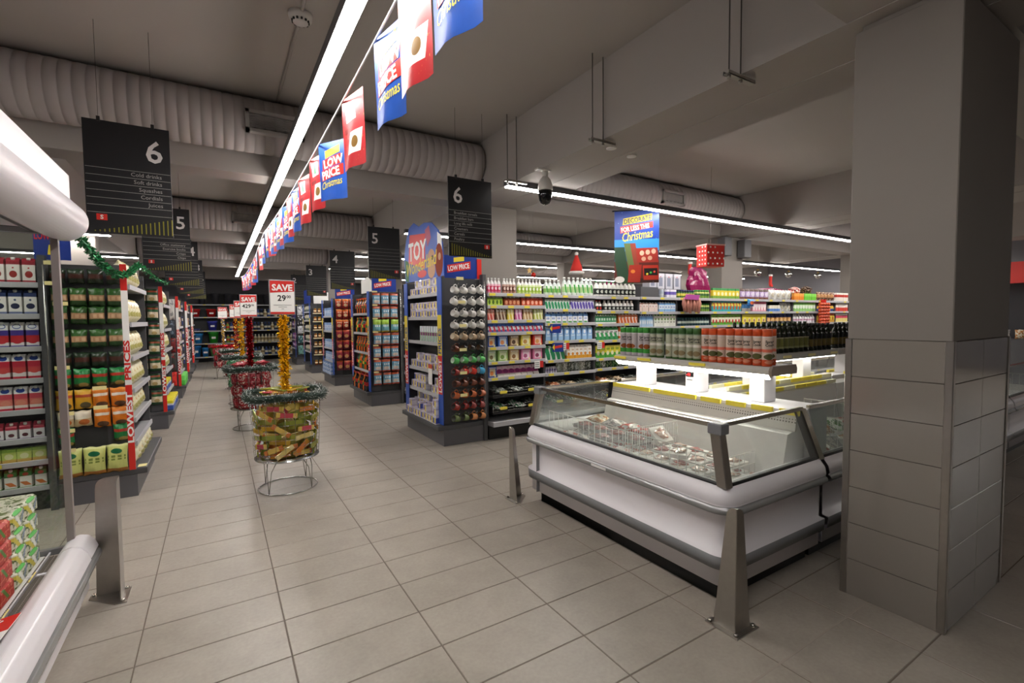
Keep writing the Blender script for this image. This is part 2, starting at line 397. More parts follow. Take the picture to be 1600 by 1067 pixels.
for x, y in ((2.16, .86), (2.47, .92)):
    mb = MB(); mb.lathe([(.045, 0), (.045, -.008), (.03, -.012), (0, -.012)], 16); solo('soffit_disc', mb.mesh('disc', M('detector_white')), 'small flat round cover plate on the underside of the beam', 'cover plate', (x, y, ZB), 0, 'round cover plates under the beam')

# LED tracks
def led_track(label, x0, y0, x1, y1, z=2.924, hang=False, off=False):
    L = math.hypot(x1-x0, y1-y0); a = math.atan2(y1-y0, x1-x0)
    t = thing('led_track_light', label, 'light', (x0, y0, z), a)
    if off: t.name = 'led_track_light_offscreen'
    mb = MB(); mb.box(0, -.04, .012, L, .04, .0765); part('housing', mb.mesh('housing', DARKGREY), t)
    mb = MB(); mb.box(.01, -.036, 0, L-.01, .036, .013); part('diffuser', mb.mesh('diffuser', LEDM), t, label='glowing white diffuser')
    if hang:
        k = max(2, int(L/2.5)+1)
        wm = MB(); wm.cyl((0, 0, .07), (0, 0, ZC-z), .002, n=5); wm = wm.mesh('wire', M('rod_steel'))
        for i in range(k): part('suspension_wire', wm, t, (.3+(L-.6)*i/(k-1), 0, 0))
    return t
led_track('long bright white light strip running down the central walkway', -.26, -3.1, -.26, 15.4)
TY = [2.15, 5.4, 8.7, 11.7, 14.6]
names = ['in front of the milk shelves', 'over the second row of shelving', 'over the third row of shelving', 'over the fourth row of shelving', 'over the farthest row of shelving']
for y, n in zip(TY, names): led_track('white light track crossing the right half of the shop %s' % n, 1.85, y, 16.5, y)
lnames = ['in front of the juice shelves', 'over the second left-hand row', 'over the third left-hand row', 'at the far left-hand row']
for y, n in zip([2.15, 7.9, 11.15, 13.9], lnames): led_track('white light track crossing the left half of the shop %s' % n, -8.5, y, -2.28, y, off=y < 3)
led_track('white light track on the checkout side of the shop behind the tiled column', 9.0, -4.6, 16, -4.6, off=True)

# ================================================================== FREEZERS
def sweep(path, prof, mi=None, closed=False):
    """path: list of (x, y, nx, ny); prof: list of (out, z); mi: material per profile strip"""
    mb = MB(); n = len(prof)
    for x, y, nx, ny in path:
        for o, z in prof: mb.v.append((x+nx*o, y+ny*o, z))
    for i in range(len(path)-1):
        for j in range(n-1): mb.face((i*n+j, (i+1)*n+j, (i+1)*n+j+1, i*n+j+1), (mi[j] if mi else 0), True)
    return mb
def upath(xb, x0, y0, y1, r=.07, k=6):
    """U round the end of an island: from (xb,y1) along +y side, round the x0 end, back along y0 side"""
    p = [(xb, y1, 0, 1)]
    for i in range(k+1):
        a = PI/2+PI/2*i/k; p.append((x0+r+r*math.cos(a), y1-r+r*math.sin(a), math.cos(a), math.sin(a)))
    for i in range(k+1):
        a = PI+PI/2*i/k; p.append((x0+r+r*math.cos(a), y0+r+r*math.sin(a), math.cos(a), math.sin(a)))
    p.append((xb, y0, 0, -1)); return p
def thick(prof, t=.012):   # profile out and back so a swept skin has thickness
    return prof + [(o-t, z) for o, z in reversed(prof)] + [prof[0]]
GLASS = glass_mat('clear_glass', 'eef2ee'); FOGG = glass_mat('misted_glass', 'f6f9f7', fog=.13); GASK = M('black_gasket', '101012', .4)
LINER = M('freezer_liner', 'dcdad6', .45, var=.05, vscale=3); LEDS = M('shelf_led', 'fffdf2', .5, emit=7); GREYR = M('bumper_grey', '7f8083', .35); RAILG = M('rail_grey', '9a9b9b', .25, .4)
TOE = M('toe_black', '0e0e0f', .5)
def perf_mat():
    m = bpy.data.materials.new('perforated_white'); m.use_nodes = True; nt = m.node_tree; N = nt.nodes; L = nt.links; b = N['Principled BSDF']; b.inputs['Roughness'].default_value = .4
    tc = N.new('ShaderNodeTexCoord'); vo = N.new('ShaderNodeTexVoronoi'); vo.inputs['Scale'].default_value = 55; vo.inputs['Randomness'].default_value = 0; L.new(tc.outputs['Object'], vo.inputs['Vector'])
    lt = N.new('ShaderNodeMath'); lt.operation = 'LESS_THAN'; lt.inputs[1].default_value = .26; L.new(vo.outputs['Distance'], lt.inputs[0])
    mx = N.new('ShaderNodeMix'); mx.data_type = 'RGBA'; mx.inputs['A'].default_value = lin('c9c5bd'); mx.inputs['B'].default_value = lin('55514a'); L.new(lt.outputs[0], mx.inputs['Factor']); L.new(mx.outputs['Result'], b.inputs['Base Color']); return m
PERF = perf_mat()
BODYP = [(-.055, .115), (0, .115), (0, .21), (.03, .215), (.035, .285), (0, .29), (0, .495), (.018, .5), (.045, .51), (.05, .525), (.042, .54), (.03, .546), (.038, .56), (.03, .60), (.0, .64), (-.04, .645), (-.07, .64), (-.09, .45), (-.12, .42), (-.12, .115), (-.055, .115)]
BODYM = [0, 0, 0, 1, 0, 0, 2, 2, 2, 2, 2, 0, 0, 0, 0, 0, 3, 3, 3, 0]
def island_body(parent, path):
    me = sweep(path, BODYP, BODYM).mesh('body', [WHITE, GREYR, RAILG, LINER]); part('body', me, parent)
    part('toe_kick', sweep(path, [(-.075, 0), (-.075, .125), (-.1, .125), (-.1, 0), (-.075, 0)]).mesh('toe', TOE), parent)
    part('glass_gasket', sweep(path, [(-.005, .638), (-.005, .656), (-.03, .658), (-.03, .638), (-.005, .638)]).mesh('gasket', GASK), parent)
def wire_fence(parent, p0, p1, h, step=.05, name='wire_divider', r=.0022):
    p0 = Vector(p0); p1 = Vector(p1); L = (p1-p0).length; n = int(L/step); mb = MB(); up = Vector((0, 0, h))
    mb.tube([p0, p1], r*1.4, 5); mb.tube([p0+up, p1+up], r*1.6, 5); mb.tube([p0+up*.5, p1+up*.5], r, 4)
    for i in range(n+1):
        q = p0+(p1-p0)*(i/n); mb.tube([q, q+up], r, 4)
    return part(name, mb.mesh(name, WIREW), parent)
def quadslab(a, b, c, d, t):   # thin slab through 4 points
    a, b, c, d = map(Vector, (a, b, c, d)); n = (b-a).cross(d-a).normalized()*t
    return MB().hexa([a, b, c, d, a+n, b+n, c+n, d+n])
FY0, FY1, FX0 = -.85, .95, 1.325
frz = thing('island_freezer', 'white meat freezer end unit with misted glass sides and grey bumpers', 'freezer', (1.8, .05, 0))
def W(p): return p   # parts are modelled in world space
frz.location = (0, 0, 0)
island_body(frz, upath(2.25, FX0, FY0, FY1))
# basin
part('basin_floor', B((1.4, -.78, .40, 2.2, .88, .51), mat=LINER), frz)
# glass
tx_, tn, tf = 1.385, -.755, .875; zt = .94
part('glass_panel', quadslab((1.338, -.80, .65), (1.338, .90, .65), (tx_, tf-.03, zt), (tx_, tn+.03, zt), .006).mesh('glass', FOGG), frz)
part('glass_panel', quadslab((1.40, FY0+.013, .65), (2.25, FY0+.013, .65), (2.21, tn, zt), (tx_+.03, tn, zt), .006).mesh('glass', FOGG), frz)
part('glass_panel', quadslab((2.25, FY1-.013, .65), (1.40, FY1-.013, .65), (tx_+.03, tf, zt), (2.21, tf, zt), .006).mesh('glass', FOGG), frz)
for a, b in (((tx_, tn, zt), (tx_, tf, zt)), ((tx_, tn, zt), (2.21, tn, zt)), ((tx_, tf, zt), (2.21, tf, zt))):
    a, b = Vector(a), Vector(b); d = (b-a).normalized(); s = d.cross(Vector((0, 0, 1)))*.013
    e = Vector((0, 0, .012)); mb = MB().hexa([a-s-e, b-s-e, b+s-e, a+s-e, a-s+e, b-s+e, b+s+e, a+s+e]); part('top_rail', mb.mesh('top_rail', STEEL2, .003, 1), frz, label='polished steel rail along the glass')
for by, ty_, nm in ((FY0+.02, tn, 'near'), (FY1-.02, tf, 'far')):
    mb = MB(); s = 1 if by > 0 else -1
    b0, t0 = Vector((1.35, by, .635)), Vector((tx_, ty_, zt)); q = []
    for c in (b0, t0): q += [c+Vector((-.025, s*.022, 0)), c+Vector((.03, s*.022, 0)), c+Vector((.03, -s*.038, 0)), c+Vector((-.025, -s*.038, 0))]
    part('corner_post', mb.hexa(q).mesh('post', STEEL, .004, 1), frz, label='brushed steel corner post')
    part('post_cap', B((tx_-.033, ty_-.042, zt-.045, tx_+.04, ty_+.042, zt+.014), mat=M('cap_grey', '77787c', .45), bevel=.008), frz, label='grey plastic post cap')
# joint post between end unit and the run beside the column
for y, s in ((FY0, -1), (FY1, 1)):
    b0, t0 = Vector((2.255, y-s*.0, .64)), Vector((2.215, tn if s < 0 else tf, zt)); q = []
    for c in (b0, t0): q += [c+Vector((-.02, -.012, 0)), c+Vector((.03, -.012, 0)), c+Vector((.03, .012, 0)), c+Vector((-.02, .012, 0))]
    part('joint_post', MB().hexa(q).mesh('post', STEEL2, .003, 1), frz)
    part('black_edge_band', quadslab((2.17, y-s*.016, .655), (2.268, y-s*.016, .655), (2.215, (tn if s < 0 else tf)-s*.008, .93), (2.14, (tn if s < 0 else tf)-s*.008, .93), .003).mesh('band', GASK), frz, label='black printed band on the glass edge')
# back wall of the end unit
mb = MB(); mb.prism([(2.0, .43), (2.09, .79), (2.15, .80), (2.285, .80), (2.285, .43)], FY0+.11, FY1-.11, 'y'); part('back_wall', mb.mesh('back', LINER), frz)
mb = MB(); mb.prism([(2.15, .80), (2.174, .905), (2.178, .905), (2.178, .80)], FY0+.1, FY1-.1, 'y'); part('perforated_panel', mb.mesh('perf', PERF), frz, label='white perforated air outlet panel')
part('back_top', B((2.178, FY0+.1, .80, 2.285, FY1-.1, .925), mat=WHITE2, bevel=.003, seg=1), frz)
y = .84
for L in [.42, .40, .16, .14, .14, .12]:
    part('price_strip', B((2.162, y-L, .897, 2.18, y, .93), mat=TAGY), frz, label='yellow price strip'); y -= L+.045
wire_fence(frz, (1.47, -.74, .52), (1.47, .86, .52), .23, .06)
wire_fence(frz, (1.47, .02, .52), (2.02, .02, .52), .23, .022); wire_fence(frz, (1.47, -.578, .515), (2.02, -.578, .515), .15, .05)
for y in (.80,): part('panel_seam', B((1.2955, y, .12, 1.3245, y+.003, .50), mat=GREYR), frz)
part('name_plate', B((1.2735, -.02, .518, 1.2765, .12, .532), mat=WPRINT), frz, label='small white maker plate on the rail')
mb = MB(); mb.box(2.02, .4, .63, 2.06, .48, .64); part('drain_slot', mb.mesh('slot', GREYR), frz)
# superstructure shelf over the end unit
sh = thing('freezer_shelf', 'lit white shelf on three posts above the meat freezer', 'shelf', (0, 0, 0))
for i, y in enumerate((.63, .11, -.42)):
    p = part('post', B((2.29, y-.055, .9245, 2.43, y+.055, 1.125), mat=WHITE2, bevel=.004, seg=1), sh)
    if i == 1:
        part('display', B((2.284, y-.02, 1.045, 2.292, y+.045, 1.08), mat=BLACK), p, label='temperature display with red digits')
        mb = MB(); text_on(mb, '-18', .026, -.026, 0, bold=.03); mb.v = [(2.2835, y+.012-v[0]-.0, v[2]+1.053) for v in mb.v]
        part('digits', mb.mesh('digits', M('red_led', 'ff2020', .5, emit=4)), p)
        part('maker_badge', B((2.288, y-.01, 1.015, 2.292, y+.04, 1.025), mat=GREYPL), p)
mb = MB(); mb.prism([(2.205, 1.128), (2.2, 1.155), (2.212, 1.178), (2.49, 1.178), (2.50, 1.155), (2.495, 1.128)], -.555, .86, 'y'); part('shelf_board', mb.mesh('board', M('shelf_white', 'b4b1ab', .4)), sh)
part('end_cap', MB().prism([(2.2, 1.122), (2.195, 1.155), (2.212, 1.184), (2.49, 1.184), (2.505, 1.155), (2.5, 1.122)], -.575, -.555, 'y').mesh('cap', M('cap_taupe', '85776b', .5)), sh)
part('led_strip', MB().hexa([(2.206, -.54, 1.126), (2.206, .85, 1.126), (2.238, .85, 1.094), (2.238, -.54, 1.094), (2.208, -.54, 1.128), (2.208, .85, 1.128), (2.24, .85, 1.096), (2.24, -.54, 1.096)]).mesh('led', M('shelf_led_front', 'fffdf2', .5, emit=24)), sh, label='bright light strip under the shelf')
part('led_housing', MB().prism([(2.212, 1.128), (2.242, 1.097), (2.262, 1.097), (2.262, 1.128)], -.545, .855, 'y').mesh('lh', WHITE2), sh)
part('led_strip', B((2.462, -.54, 1.10, 2.48, .85, 1.128), mat=LEDS), sh, label='bright light strip under the shelf')
for y in (.80, .52, .0): part('price_tag', B((2.192, y-.08, 1.147, 2.203, y+.06, 1.168), mat=TAGY), sh, label='yellow price tag')
part('bottle_divider', B((2.22, .335, 1.178, 2.48, .341, 1.40), mat=glass_mat('acrylic', 'f4f8f6')), sh, label='clear upright divider')
# side run of double freezers in +x
run_lab = ['double white island freezer joined to the meat freezer, beside the tiled column', 'double white island freezer in mid run under the bottles', 'double white island freezer at the end of the run by the red fascia']
for k in range(3):
    a, b = 2.29+k*1.9, 2.29+k*1.9+1.88
    t = thing('island_freezer', run_lab[k], 'freezer', (0, 0, 0))
    for s, y in ((-1, FY0), (1, FY1)):
        pth = [(a, y, 0, s), (b, y, 0, s)]
        me = sweep(pth, BODYP, BODYM).mesh('body', [WHITE, GREYR, RAILG, LINER]); part('body', me, t)
        part('toe_kick', B((a, y-s*.075, 0, b, y-s*.1, .12), mat=TOE), t); part('glass_gasket', B((a, y-s*.004, .64, b, y-s*.03, .657), mat=GASK), t)
        yt = tn if s < 0 else tf
        part('glass_panel', quadslab((a, y-s*.014, .65), (b, y-s*.014, .65), (b, yt, zt), (a, yt, zt), .006).mesh('glass', FOGG if s > 0 else glass_mat('light_mist', 'e6ebe8', fog=.08)), t)
        part('top_rail', B((a, yt-.013, zt-.012, b, yt+.013, zt+.012), mat=STEEL2, bevel=.003, seg=1), t)
        part('basin_floor', B((a, y-s*.1, .40, b, .05+s*.06, .51), mat=LINER), t)
        # inner wall and the two rows of yellow strips on its crest
        yy = .05+s*.10
        part('spine_side', MB().prism([(yy-s*.02, .43), (yy+s*.05, .43), (yy+s*.02, .86), (yy-s*.02, .89)], a+(.25 if k == 0 else 0), b, 'x').mesh('side', LINER), t)
        for h in (.875, .925):
            n = 9
            for i in range(n):
                L = (b-a-.26)/n; x = a+.26+i*L
                part('price_strip', B((x, yy+s*(.03-(h-.875)*.8), h, x+L-.012, yy+s*(.005-(h-.875)*.8), h+.03), mat=TAGY if (i+k) % 4 else M('price_strip_cream', 'e6e2c0', .5)), t)
        wire_fence(t, (a+.55, y-s*.12, .515), (a+.55, yy+s*.08, .515), .275, .045); wire_fence(t, (a+1.2, y-s*.12, .515), (a+1.2, yy+s*.08, .515), .275, .06)
    if k == 0: part('head_block', B((a, FY0+.1, .43, a+.25, FY1-.1, .9235), mat=WHITE2), t)
    part('spine_top', B((a+.25 if k == 0 else a, -.03, .43, b, .13, .93), mat=WHITE2), t)
    for x in ((a+.72, a+1.5) if k == 0 else (a+.4, a+1.4)): part('post', B((x-.07, 0, .93, x+.07, .1, 1.135), mat=WHITE2, bevel=.004, seg=1), t)
    if k < 2: part('bottle_shelf', B((a+.42 if k == 0 else a, -.08, 1.135, b, .18, 1.19), mat=M('shelf_white')), t); part('led_strip', B((a+.45, -.07, 1.127, b-.02, -.04, 1.136), mat=LEDS), t); part('led_strip', B((a+.45, .14, 1.127, b-.02, .17, 1.136), mat=LEDS), t)
    if k < 2:
        for i in range(4): part('price_tag', B((a+.55+i*.4, -.086, 1.15, a+.67+i*.4, -.079, 1.172), mat=TAGP), t)

# ------------------------------------------------------------------ left multideck
md = thing('chilled_multideck', 'white open chiller with rounded canopy and glass end, full of vegetable packs', 'chiller', (0, 0, 0))
MY0, MY1 = -4.0, 1.03
prof = [(-1.56, .30), (-1.56, .345), (-1.535, .372), (-1.50, .382), (-1.465, .372), (-1.44, .34), (-1.425, .30), (-1.45, .295), (-1.45, .245), (-1.47, .235), (-1.475, .07), (-1.56, .07)]
mb = MB(); mb.prism(prof, MY0, MY1-.16, 'y'); part('bumper', mb.mesh('bumper', WHITE, .006, 2), md)
mb = MB(); mb.prism([(x+.001*(1 if x > -1.5 else -1), z+.002) for x, z in prof], MY1-.155, MY1+.02, 'y'); part('bumper_end', mb.mesh('bumper_end', WHITE, .014, 3), md)
part('bumper_rail', MB().prism([(-1.45, .245), (-1.418, .25), (-1.412, .27), (-1.418, .292), (-1.45, .296)], MY0, MY1+.01, 'y').mesh('rail', RAILG, .003, 1), md, label='grey rub rail')
part('base', B((-2.5, MY0, .0, -1.55, MY1-.02, .30), mat=M('multideck_base', 'c9c7c6', .4)), md)
part('back_panel', B((-2.55, MY0, .30, -2.45, MY1-.02, 2.2), mat=M('multideck_back', '6b6b6d', .5)), md)
GRL = M('grille_dark', '2a2826', .6); 
part('air_grille', B((-1.655, MY0, .30, -1.562, MY1-.06, .315), mat=GRL), md)
gb = MB(); y = MY1-.07
while y > -1.2:
    gb.box(-1.655, y, .313, -1.562, y+.003, .324); y -= .0135
for x in (-1.655, -1.632, -1.609, -1.586, -1.563): gb.box(x-.0015, -1.2, .313, x+.0015, MY1-.06, .324)
g = part('grille_bars', gb.mesh('bars', M('grille_bar', '8f877e', .5)), md); g['kind'] = 'stuff'
for y in (.74, .3, -.14): part('grille_joint', B((-1.656, y, .314, -1.56, y+.02, .327), mat=WHITE2), md)
part('deck', B((-2.45, MY0, .30, -1.627, MY1-.05, .325), mat=LINER), md)
part('price_rail', MB().prism([(-1.625, .30), (-1.602, .352), (-1.596, .35), (-1.612, .30)], MY0, MY1-.08, 'y').mesh('rail', M('shelf_lip')), md)
for y in (.62, .28, -.1): part('price_tag', MB().prism([(-1.616, .31), (-1.600, .356), (-1.596, .353), (-1.610, .305)], y, y+.10, 'y').mesh('tag', M('tag_gold', 'c9b860', .4)), md, label='yellow price tag')
# glass end with post and frame
part('glass_post', B((-1.545, MY1-.03, .37, -1.515, MY1+.0, 2.0), mat=M('post_alu', '9b9290', .4, .3)), md, label='slim aluminium post')
part('end_glass', B((-2.45, MY1-.02, .33, -1.545, MY1-.012, 1.97), mat=GLASS), md)
part('glass_base_rail', B((-2.45, MY1-.03, .315, -1.53, MY1+.0, .345), mat=GREYPL), md)
part('glass_top_rail', B((-2.45, MY1-.03, 1.965, -1.53, MY1+.005, 1.99), mat=GREYPL), md)
# canopy
nose = []
for i in range(25):
    a = -1.9+i*(1.9+1.25)/24; nose.append((-1.505+.105*math.cos(a), 2.045+.105*math.sin(a)))
cprof = [(-2.55, 2.02), (-1.62, 2.0), (-1.6, 1.975)] + nose + [(-1.47, 2.165), (-1.47, 2.28), (-2.55, 2.30)]
mb = MB(); mb.prism(cprof, MY0, MY1+.03, 'y'); me = mb.mesh('canopy', WHITE)
part('canopy', me, md); me.polygons.foreach_set('use_smooth', [3 <= i < 27 for i in range(len(me.polygons))])
for x in (-1.62, -1.6): part('canopy_seam', B((x, MY0, 1.972, x+.004, MY1+.02, 1.985), mat=GREYPL), md)

# ------------------------------------------------------------------ bollards
def flange(w, wt, h, ax, t=.005):
    pts = [(0, 0), (w, 0), (wt+.004, h-.06)]
    for i in range(7): a = i*PI/2/6; pts.append((wt-.045+.047*math.cos(a), h-.045+.045*math.sin(a)))
    pts.append((0, h)); return pts
def bollard(label, x, y, sx, sy, h=.61, w=.115, wt=.05):
    t = thing('bumper_bollard', label, 'bollard', (x, y, 0), 0, )
    mb = MB(); f = flange(w, wt, h, 0)
    mb.prism([(sx*a, b) for a, b in f], -.0025, .0025, 'y'); mb.prism([(sy*a, b) for a, b in f], -.0025, .0025, 'x')
    part('angle_post', mb.mesh('angle', STEEL), t)
    pl = MB(); e = .03; pts = [(-sx*e, -sy*e), (sx*(w+e), -sy*e), (sx*(w+e), sy*.02), (sx*.02, sy*(w+e)), (-sx*e, sy*(w+e))]
    pl.prism(pts, 0, .006, 'z'); part('base_plate', pl.mesh('plate', STEEL), t)
    bo = MB(); bo.lathe([(.011, 0), (.011, .006), (.006, .012), (0, .012)], 8); bo = bo.mesh('bolt', STEEL2)
    for p in ((-sx*.012, -sy*.012), (sx*(w+.012), -sy*.012), (-sx*.012, sy*(w+.012))): part('bolt', bo, t, (p[0], p[1], .006))
bollard('brushed steel angle bollard guarding the freezer corner beside the tiled column', 1.205, -.985, 1, 1)
bollard('brushed steel angle bollard at the freezer corner facing the mug display', 1.205, 1.065, 1, -1)
bollard('brushed steel angle bollard in front of the white chiller with the glass end', -1.335, 1.085, -1, -1, h=.66, w=.12, wt=.1)

# ================================================================== PRODUCTS (front faces local -y, origin at base centre)
def p_box(w, d, h, mat, bev=.003, name='pack'):
    return MB().box(-w/2, -d/2, 0, w/2, d/2, h).mesh(name, mat, bev, 1)
def p_carton(w, d, h, mat, capm=None, gable=.18, cap=True):
    mb = MB(); g = h*(1-gable); r = d*.12
    k = len(mb.v); mb.v += [(-w/2,-d/2,0),(w/2,-d/2,0),(w/2,d/2,0),(-w/2,d/2,0),(-w/2,-d/2,g),(w/2,-d/2,g),(w/2,d/2,g),(-w/2,d/2,g),(-w/2,-r,h),(w/2,-r,h),(w/2,r,h),(-w/2,r,h)]
    for q in ((0,3,2,1),(0,1,5,4),(1,2,6,5),(2,3,7,6),(3,0,4,7),(4,5,9,8),(6,7,11,10),(8,9,10,11),(5,6,10,9),(7,4,8,11)): mb.face([k+i for i in q])
    if cap and capm:
        c = Vector((0, -d*.28, g+(h-g)*.5)); mb.cyl(c-Vector((0, 0, .004)), c+Vector((0, -.004, .014)), w*.17, n=8, mi=1)
    return mb.mesh('carton', [mat, capm or mat])
def p_bottle(r, h, mat, capm, neck=.42, shoulder=.62, n=12, top=.90):
    prof = [(r*.92, 0), (r, h*.02), (r, h*.30), (r*.97, h*.33), (r, h*.36), (r, h*shoulder), (r*.72, h*(shoulder+.14)), (r*neck, h*(shoulder+.22)), (r*neck, h*top), (r*neck*1.12, h*top), (r*neck*1.12, h), (0, h)]
    return MB().lathe(prof, n, [0]*8+[1]*3).mesh('bottle', [mat, capm])
def p_can(r, h, mat, rimm, n=14):
    return MB().lathe([(r*.9, 0), (r, h*.02), (r, h*.97), (r*.93, h), (r*.85, h*.985), (0, h*.985)], n, [1, 0, 1, 1, 1]).mesh('can', [mat, rimm])
def p_jar(r, h, mat, lidm, n=12):
    return MB().lathe([(r*.92, 0), (r, h*.04), (r, h*.74), (r*.8, h*.82), (r*.86, h*.82), (r*.86, h), (0, h)], n, [0, 0, 0, 0, 1, 1]).mesh('jar', [mat, lidm])
def p_pouch(w, h, t, mat, seed=0, nx=7, nz=9, crimp=.05, hang=False):
    rnd = random.Random(seed); mb = MB(); ph = [rnd.uniform(0, 6.28) for _ in range(6)]
    def pt(i, j, s):
        x = -1+2*i/nx; z = j/nz; e = min(z, 1-z)
        f = max(0, (1-x**4))*min(1, max(0, (e-crimp))/.22)**.6
        wv = 1-.06*math.sin(PI*z) + .015*math.sin(5*z+ph[0])
        d = t/2*f*(1+.18*math.sin(4*x+ph[1]+5*z)+.12*math.sin(9*z+ph[2]+3*x)) + .002
        return (x*w/2*wv, s*d + .004*math.sin(6*x+ph[3]), z*h+.004*math.sin(5*x+ph[4])*(1 if j in (0, nz) else 0))
    for s in (-1, 1):
        k = len(mb.v)
        for j in range(nz+1):
            for i in range(nx+1): mb.v.append(pt(i, j, s))
        for j in range(nz):
            for i in range(nx):
                q = (k+j*(nx+1)+i, k+j*(nx+1)+i+1, k+(j+1)*(nx+1)+i+1, k+(j+1)*(nx+1)+i)
                mb.face(q if s < 0 else q[::-1], 0, True)
    m = nx+1; n0 = (nz+1)*m
    for i in range(nx): mb.face((i, n0+i, n0+i+1, i+1)); mb.face((nz*m+i, nz*m+i+1, n0+nz*m+i+1, n0+nz*m+i))
    for j in range(nz): mb.face((j*m, (j+1)*m, n0+(j+1)*m, n0+j*m)); mb.face((j*m+nx, n0+j*m+nx, n0+(j+1)*m+nx, (j+1)*m+nx))
    zs = min(v[2] for v in mb.v); mb.v = [(a, b, c-zs) for a, b, c in mb.v]
    return mb.mesh('pouch', mat, fixn=False)
def fill(protos, x0, x1, y, z, n, name, label, cat, group, rot=0, jit=.004, alongy=False, skip=(), lean=0, rs=.03, sz=1.0):
    """n copies between x0 and x1 (or along y)"""
    if not isinstance(protos, (list, tuple)): protos = [protos]
    out = []
    for i in range(n):
        if i in skip: continue
        t = x0+(x1-x0)*(i+.5)/n; yy = y+random.uniform(-jit, jit)
        loc = (t, yy, z) if not alongy else (yy, t, z)
        me = protos[i % len(protos)]; xs = [v.co.x for v in me.vertices]; wd = max(xs)-min(xs); pitch = abs(x1-x0)/n
        r0 = random.uniform(-rs, rs); sc = min(1, pitch*.965/wd)
        if sc < .99: r0 *= .2
        o = solo(name, me, label, cat, loc, rot+r0, group)
        if sc < 1 or sz < 1: o.scale = (sc, max(sc, .8), sz)
        out.append(o)
    return out
CAPW = M('cap_white', 'e8e8e4', .4); CAPG = M('cap_green', '2f8a3c', .4); CAPR = M('cap_red', 'c62a22', .4); CAPB = M('cap_blue', '2a4a9c', .4); CAPK = M('cap_black', '1c1c1e', .4); TIN = M('tin', 'a9a7a2', .3, .9); GOLD = M('cap_gold', 'b58e34', .3, .8)

# ------------------------------------------------------------------ one bay of wall shelving
def bay(name, label, cat, x0, x1, yf, zs, depth=.34, top=1.86, decks=(), tagn=4, back='2c2d30', base=True, uprights=True, ztag=None):
    t = thing(name, label, cat, (x0, yf, 0)); W_ = x1-x0
    part('back_panel', B((0, depth, .0, W_, depth+.03, top-.05), mat=M('bay_back_'+back, back, .6)), t)
    if uprights:
        um = B((-.004, 0, 0, .012, depth, top-.02), mat=DARKGREY)
        part('upright', B((0, .03, .1, .014, depth, top-.06), mat=DARKGREY), t); part('upright', B((W_-.014, .03, .1, W_, depth, top-.06), mat=DARKGREY), t)
    lipm = B((.001, -.004, -.03, W_-.001, .012, .014), mat=LIPM, bevel=.003, seg=1); tg = B((0, -.008, -.022, .085, -.003, .008), mat=TAGY)
    bm = B((.014, .012, -.02, W_-.014, depth, 0), mat=SHELFM)
    for si, z in enumerate(zs):
        s = part('shelf', bm, t, (0, 0, z)); part('price_rail', lipm, s)
        for k in range(tagn):
            if random.random() < .82: part('price_tag', tg, s, (random.uniform(.02, .06)+k*(W_-.1)/tagn, 0, 0))
    for z in decks:
        s = part('deck_shelf', B((.014, -.10, -.02, W_-.014, depth, 0), mat=BLACK), t, (0, 0, z))
        mb = MB()
        for h in (.015, .05, .085): mb.tube([(.003, -.10, h), (W_-.003, -.10, h)], .0025, 5)
        for k in range(7): mb.tube([(.006+(W_-.012)*k/6, -.10, -.01), (.006+(W_-.012)*k/6, -.10, .085)], .0022, 4)
        part('wire_front', mb.mesh('wf', WIRE), s)
        for k in (.12, .6): part('price_tag', B((W_*k, -.108, .03, W_*k+.1, -.103, .065), mat=TAGY), s)
    if base: part('kick_base', B((0, .0, 0, W_, depth, .16), mat=TOE), t); part('base_ledge', B((.001, -.12, .175, W_-.001, depth, .235), mat=LIPM, bevel=.004, seg=1), t)
    return t

def depth_of(me):
    ys = [v.co.y for v in me.vertices]; return max(-min(ys), 0)+.004

# ================================================================== WALL OF DAIRY AND DRINKS
YF = 2.86
def ux(u, v=500): return ony(u, v, YF).x
SX = [ux(u) for u in (762, 852, 931, 1000)]
S1 = [1.817, 1.663, 1.48, 1.327, 1.144, .96, .76]; S2 = [1.808, 1.62, 1.432, 1.192, .933, .755]; S3 = [1.803, 1.593, 1.41, 1.171, .912, .765]
bay('chilled_shelving', 'tall chilled shelving bay with pink bottles on top and square boxes below, beside the mugs', 'shelving', SX[0], SX[1], YF, S1, decks=(.55, .35), tagn=3)
bay('chilled_shelving', 'tall chilled shelving bay holding blue and green milk cartons', 'shelving', SX[1], SX[2], YF, S2, decks=(.55, .35), tagn=3)
bay('chilled_shelving', 'tall chilled shelving bay holding black labelled bottles and orange cartons', 'shelving', SX[2], SX[3], YF, S3, decks=(.55, .35), tagn=3)
def c4(X): return ux(750+X/4.104)          # crop coordinate to x on the shelf front
def row(X0, X1, z, n, proto, name, label, cat, w=None, skip=(), dy=.0, rs=.03):
    return fill(proto, c4(X0)+.012, c4(X1)-.012, YF+.018+depth_of(proto)+dy, z+.0005, n, name, label, cat, label+' row', skip=skip, rs=rs)
def mk_bottle(nm, bands, emb=(), cap=CAPW, r=.031, h=.2, **k): return p_bottle(r, h, pm(nm, bands, emb), cap, **k)
W8 = 'f0eeea'
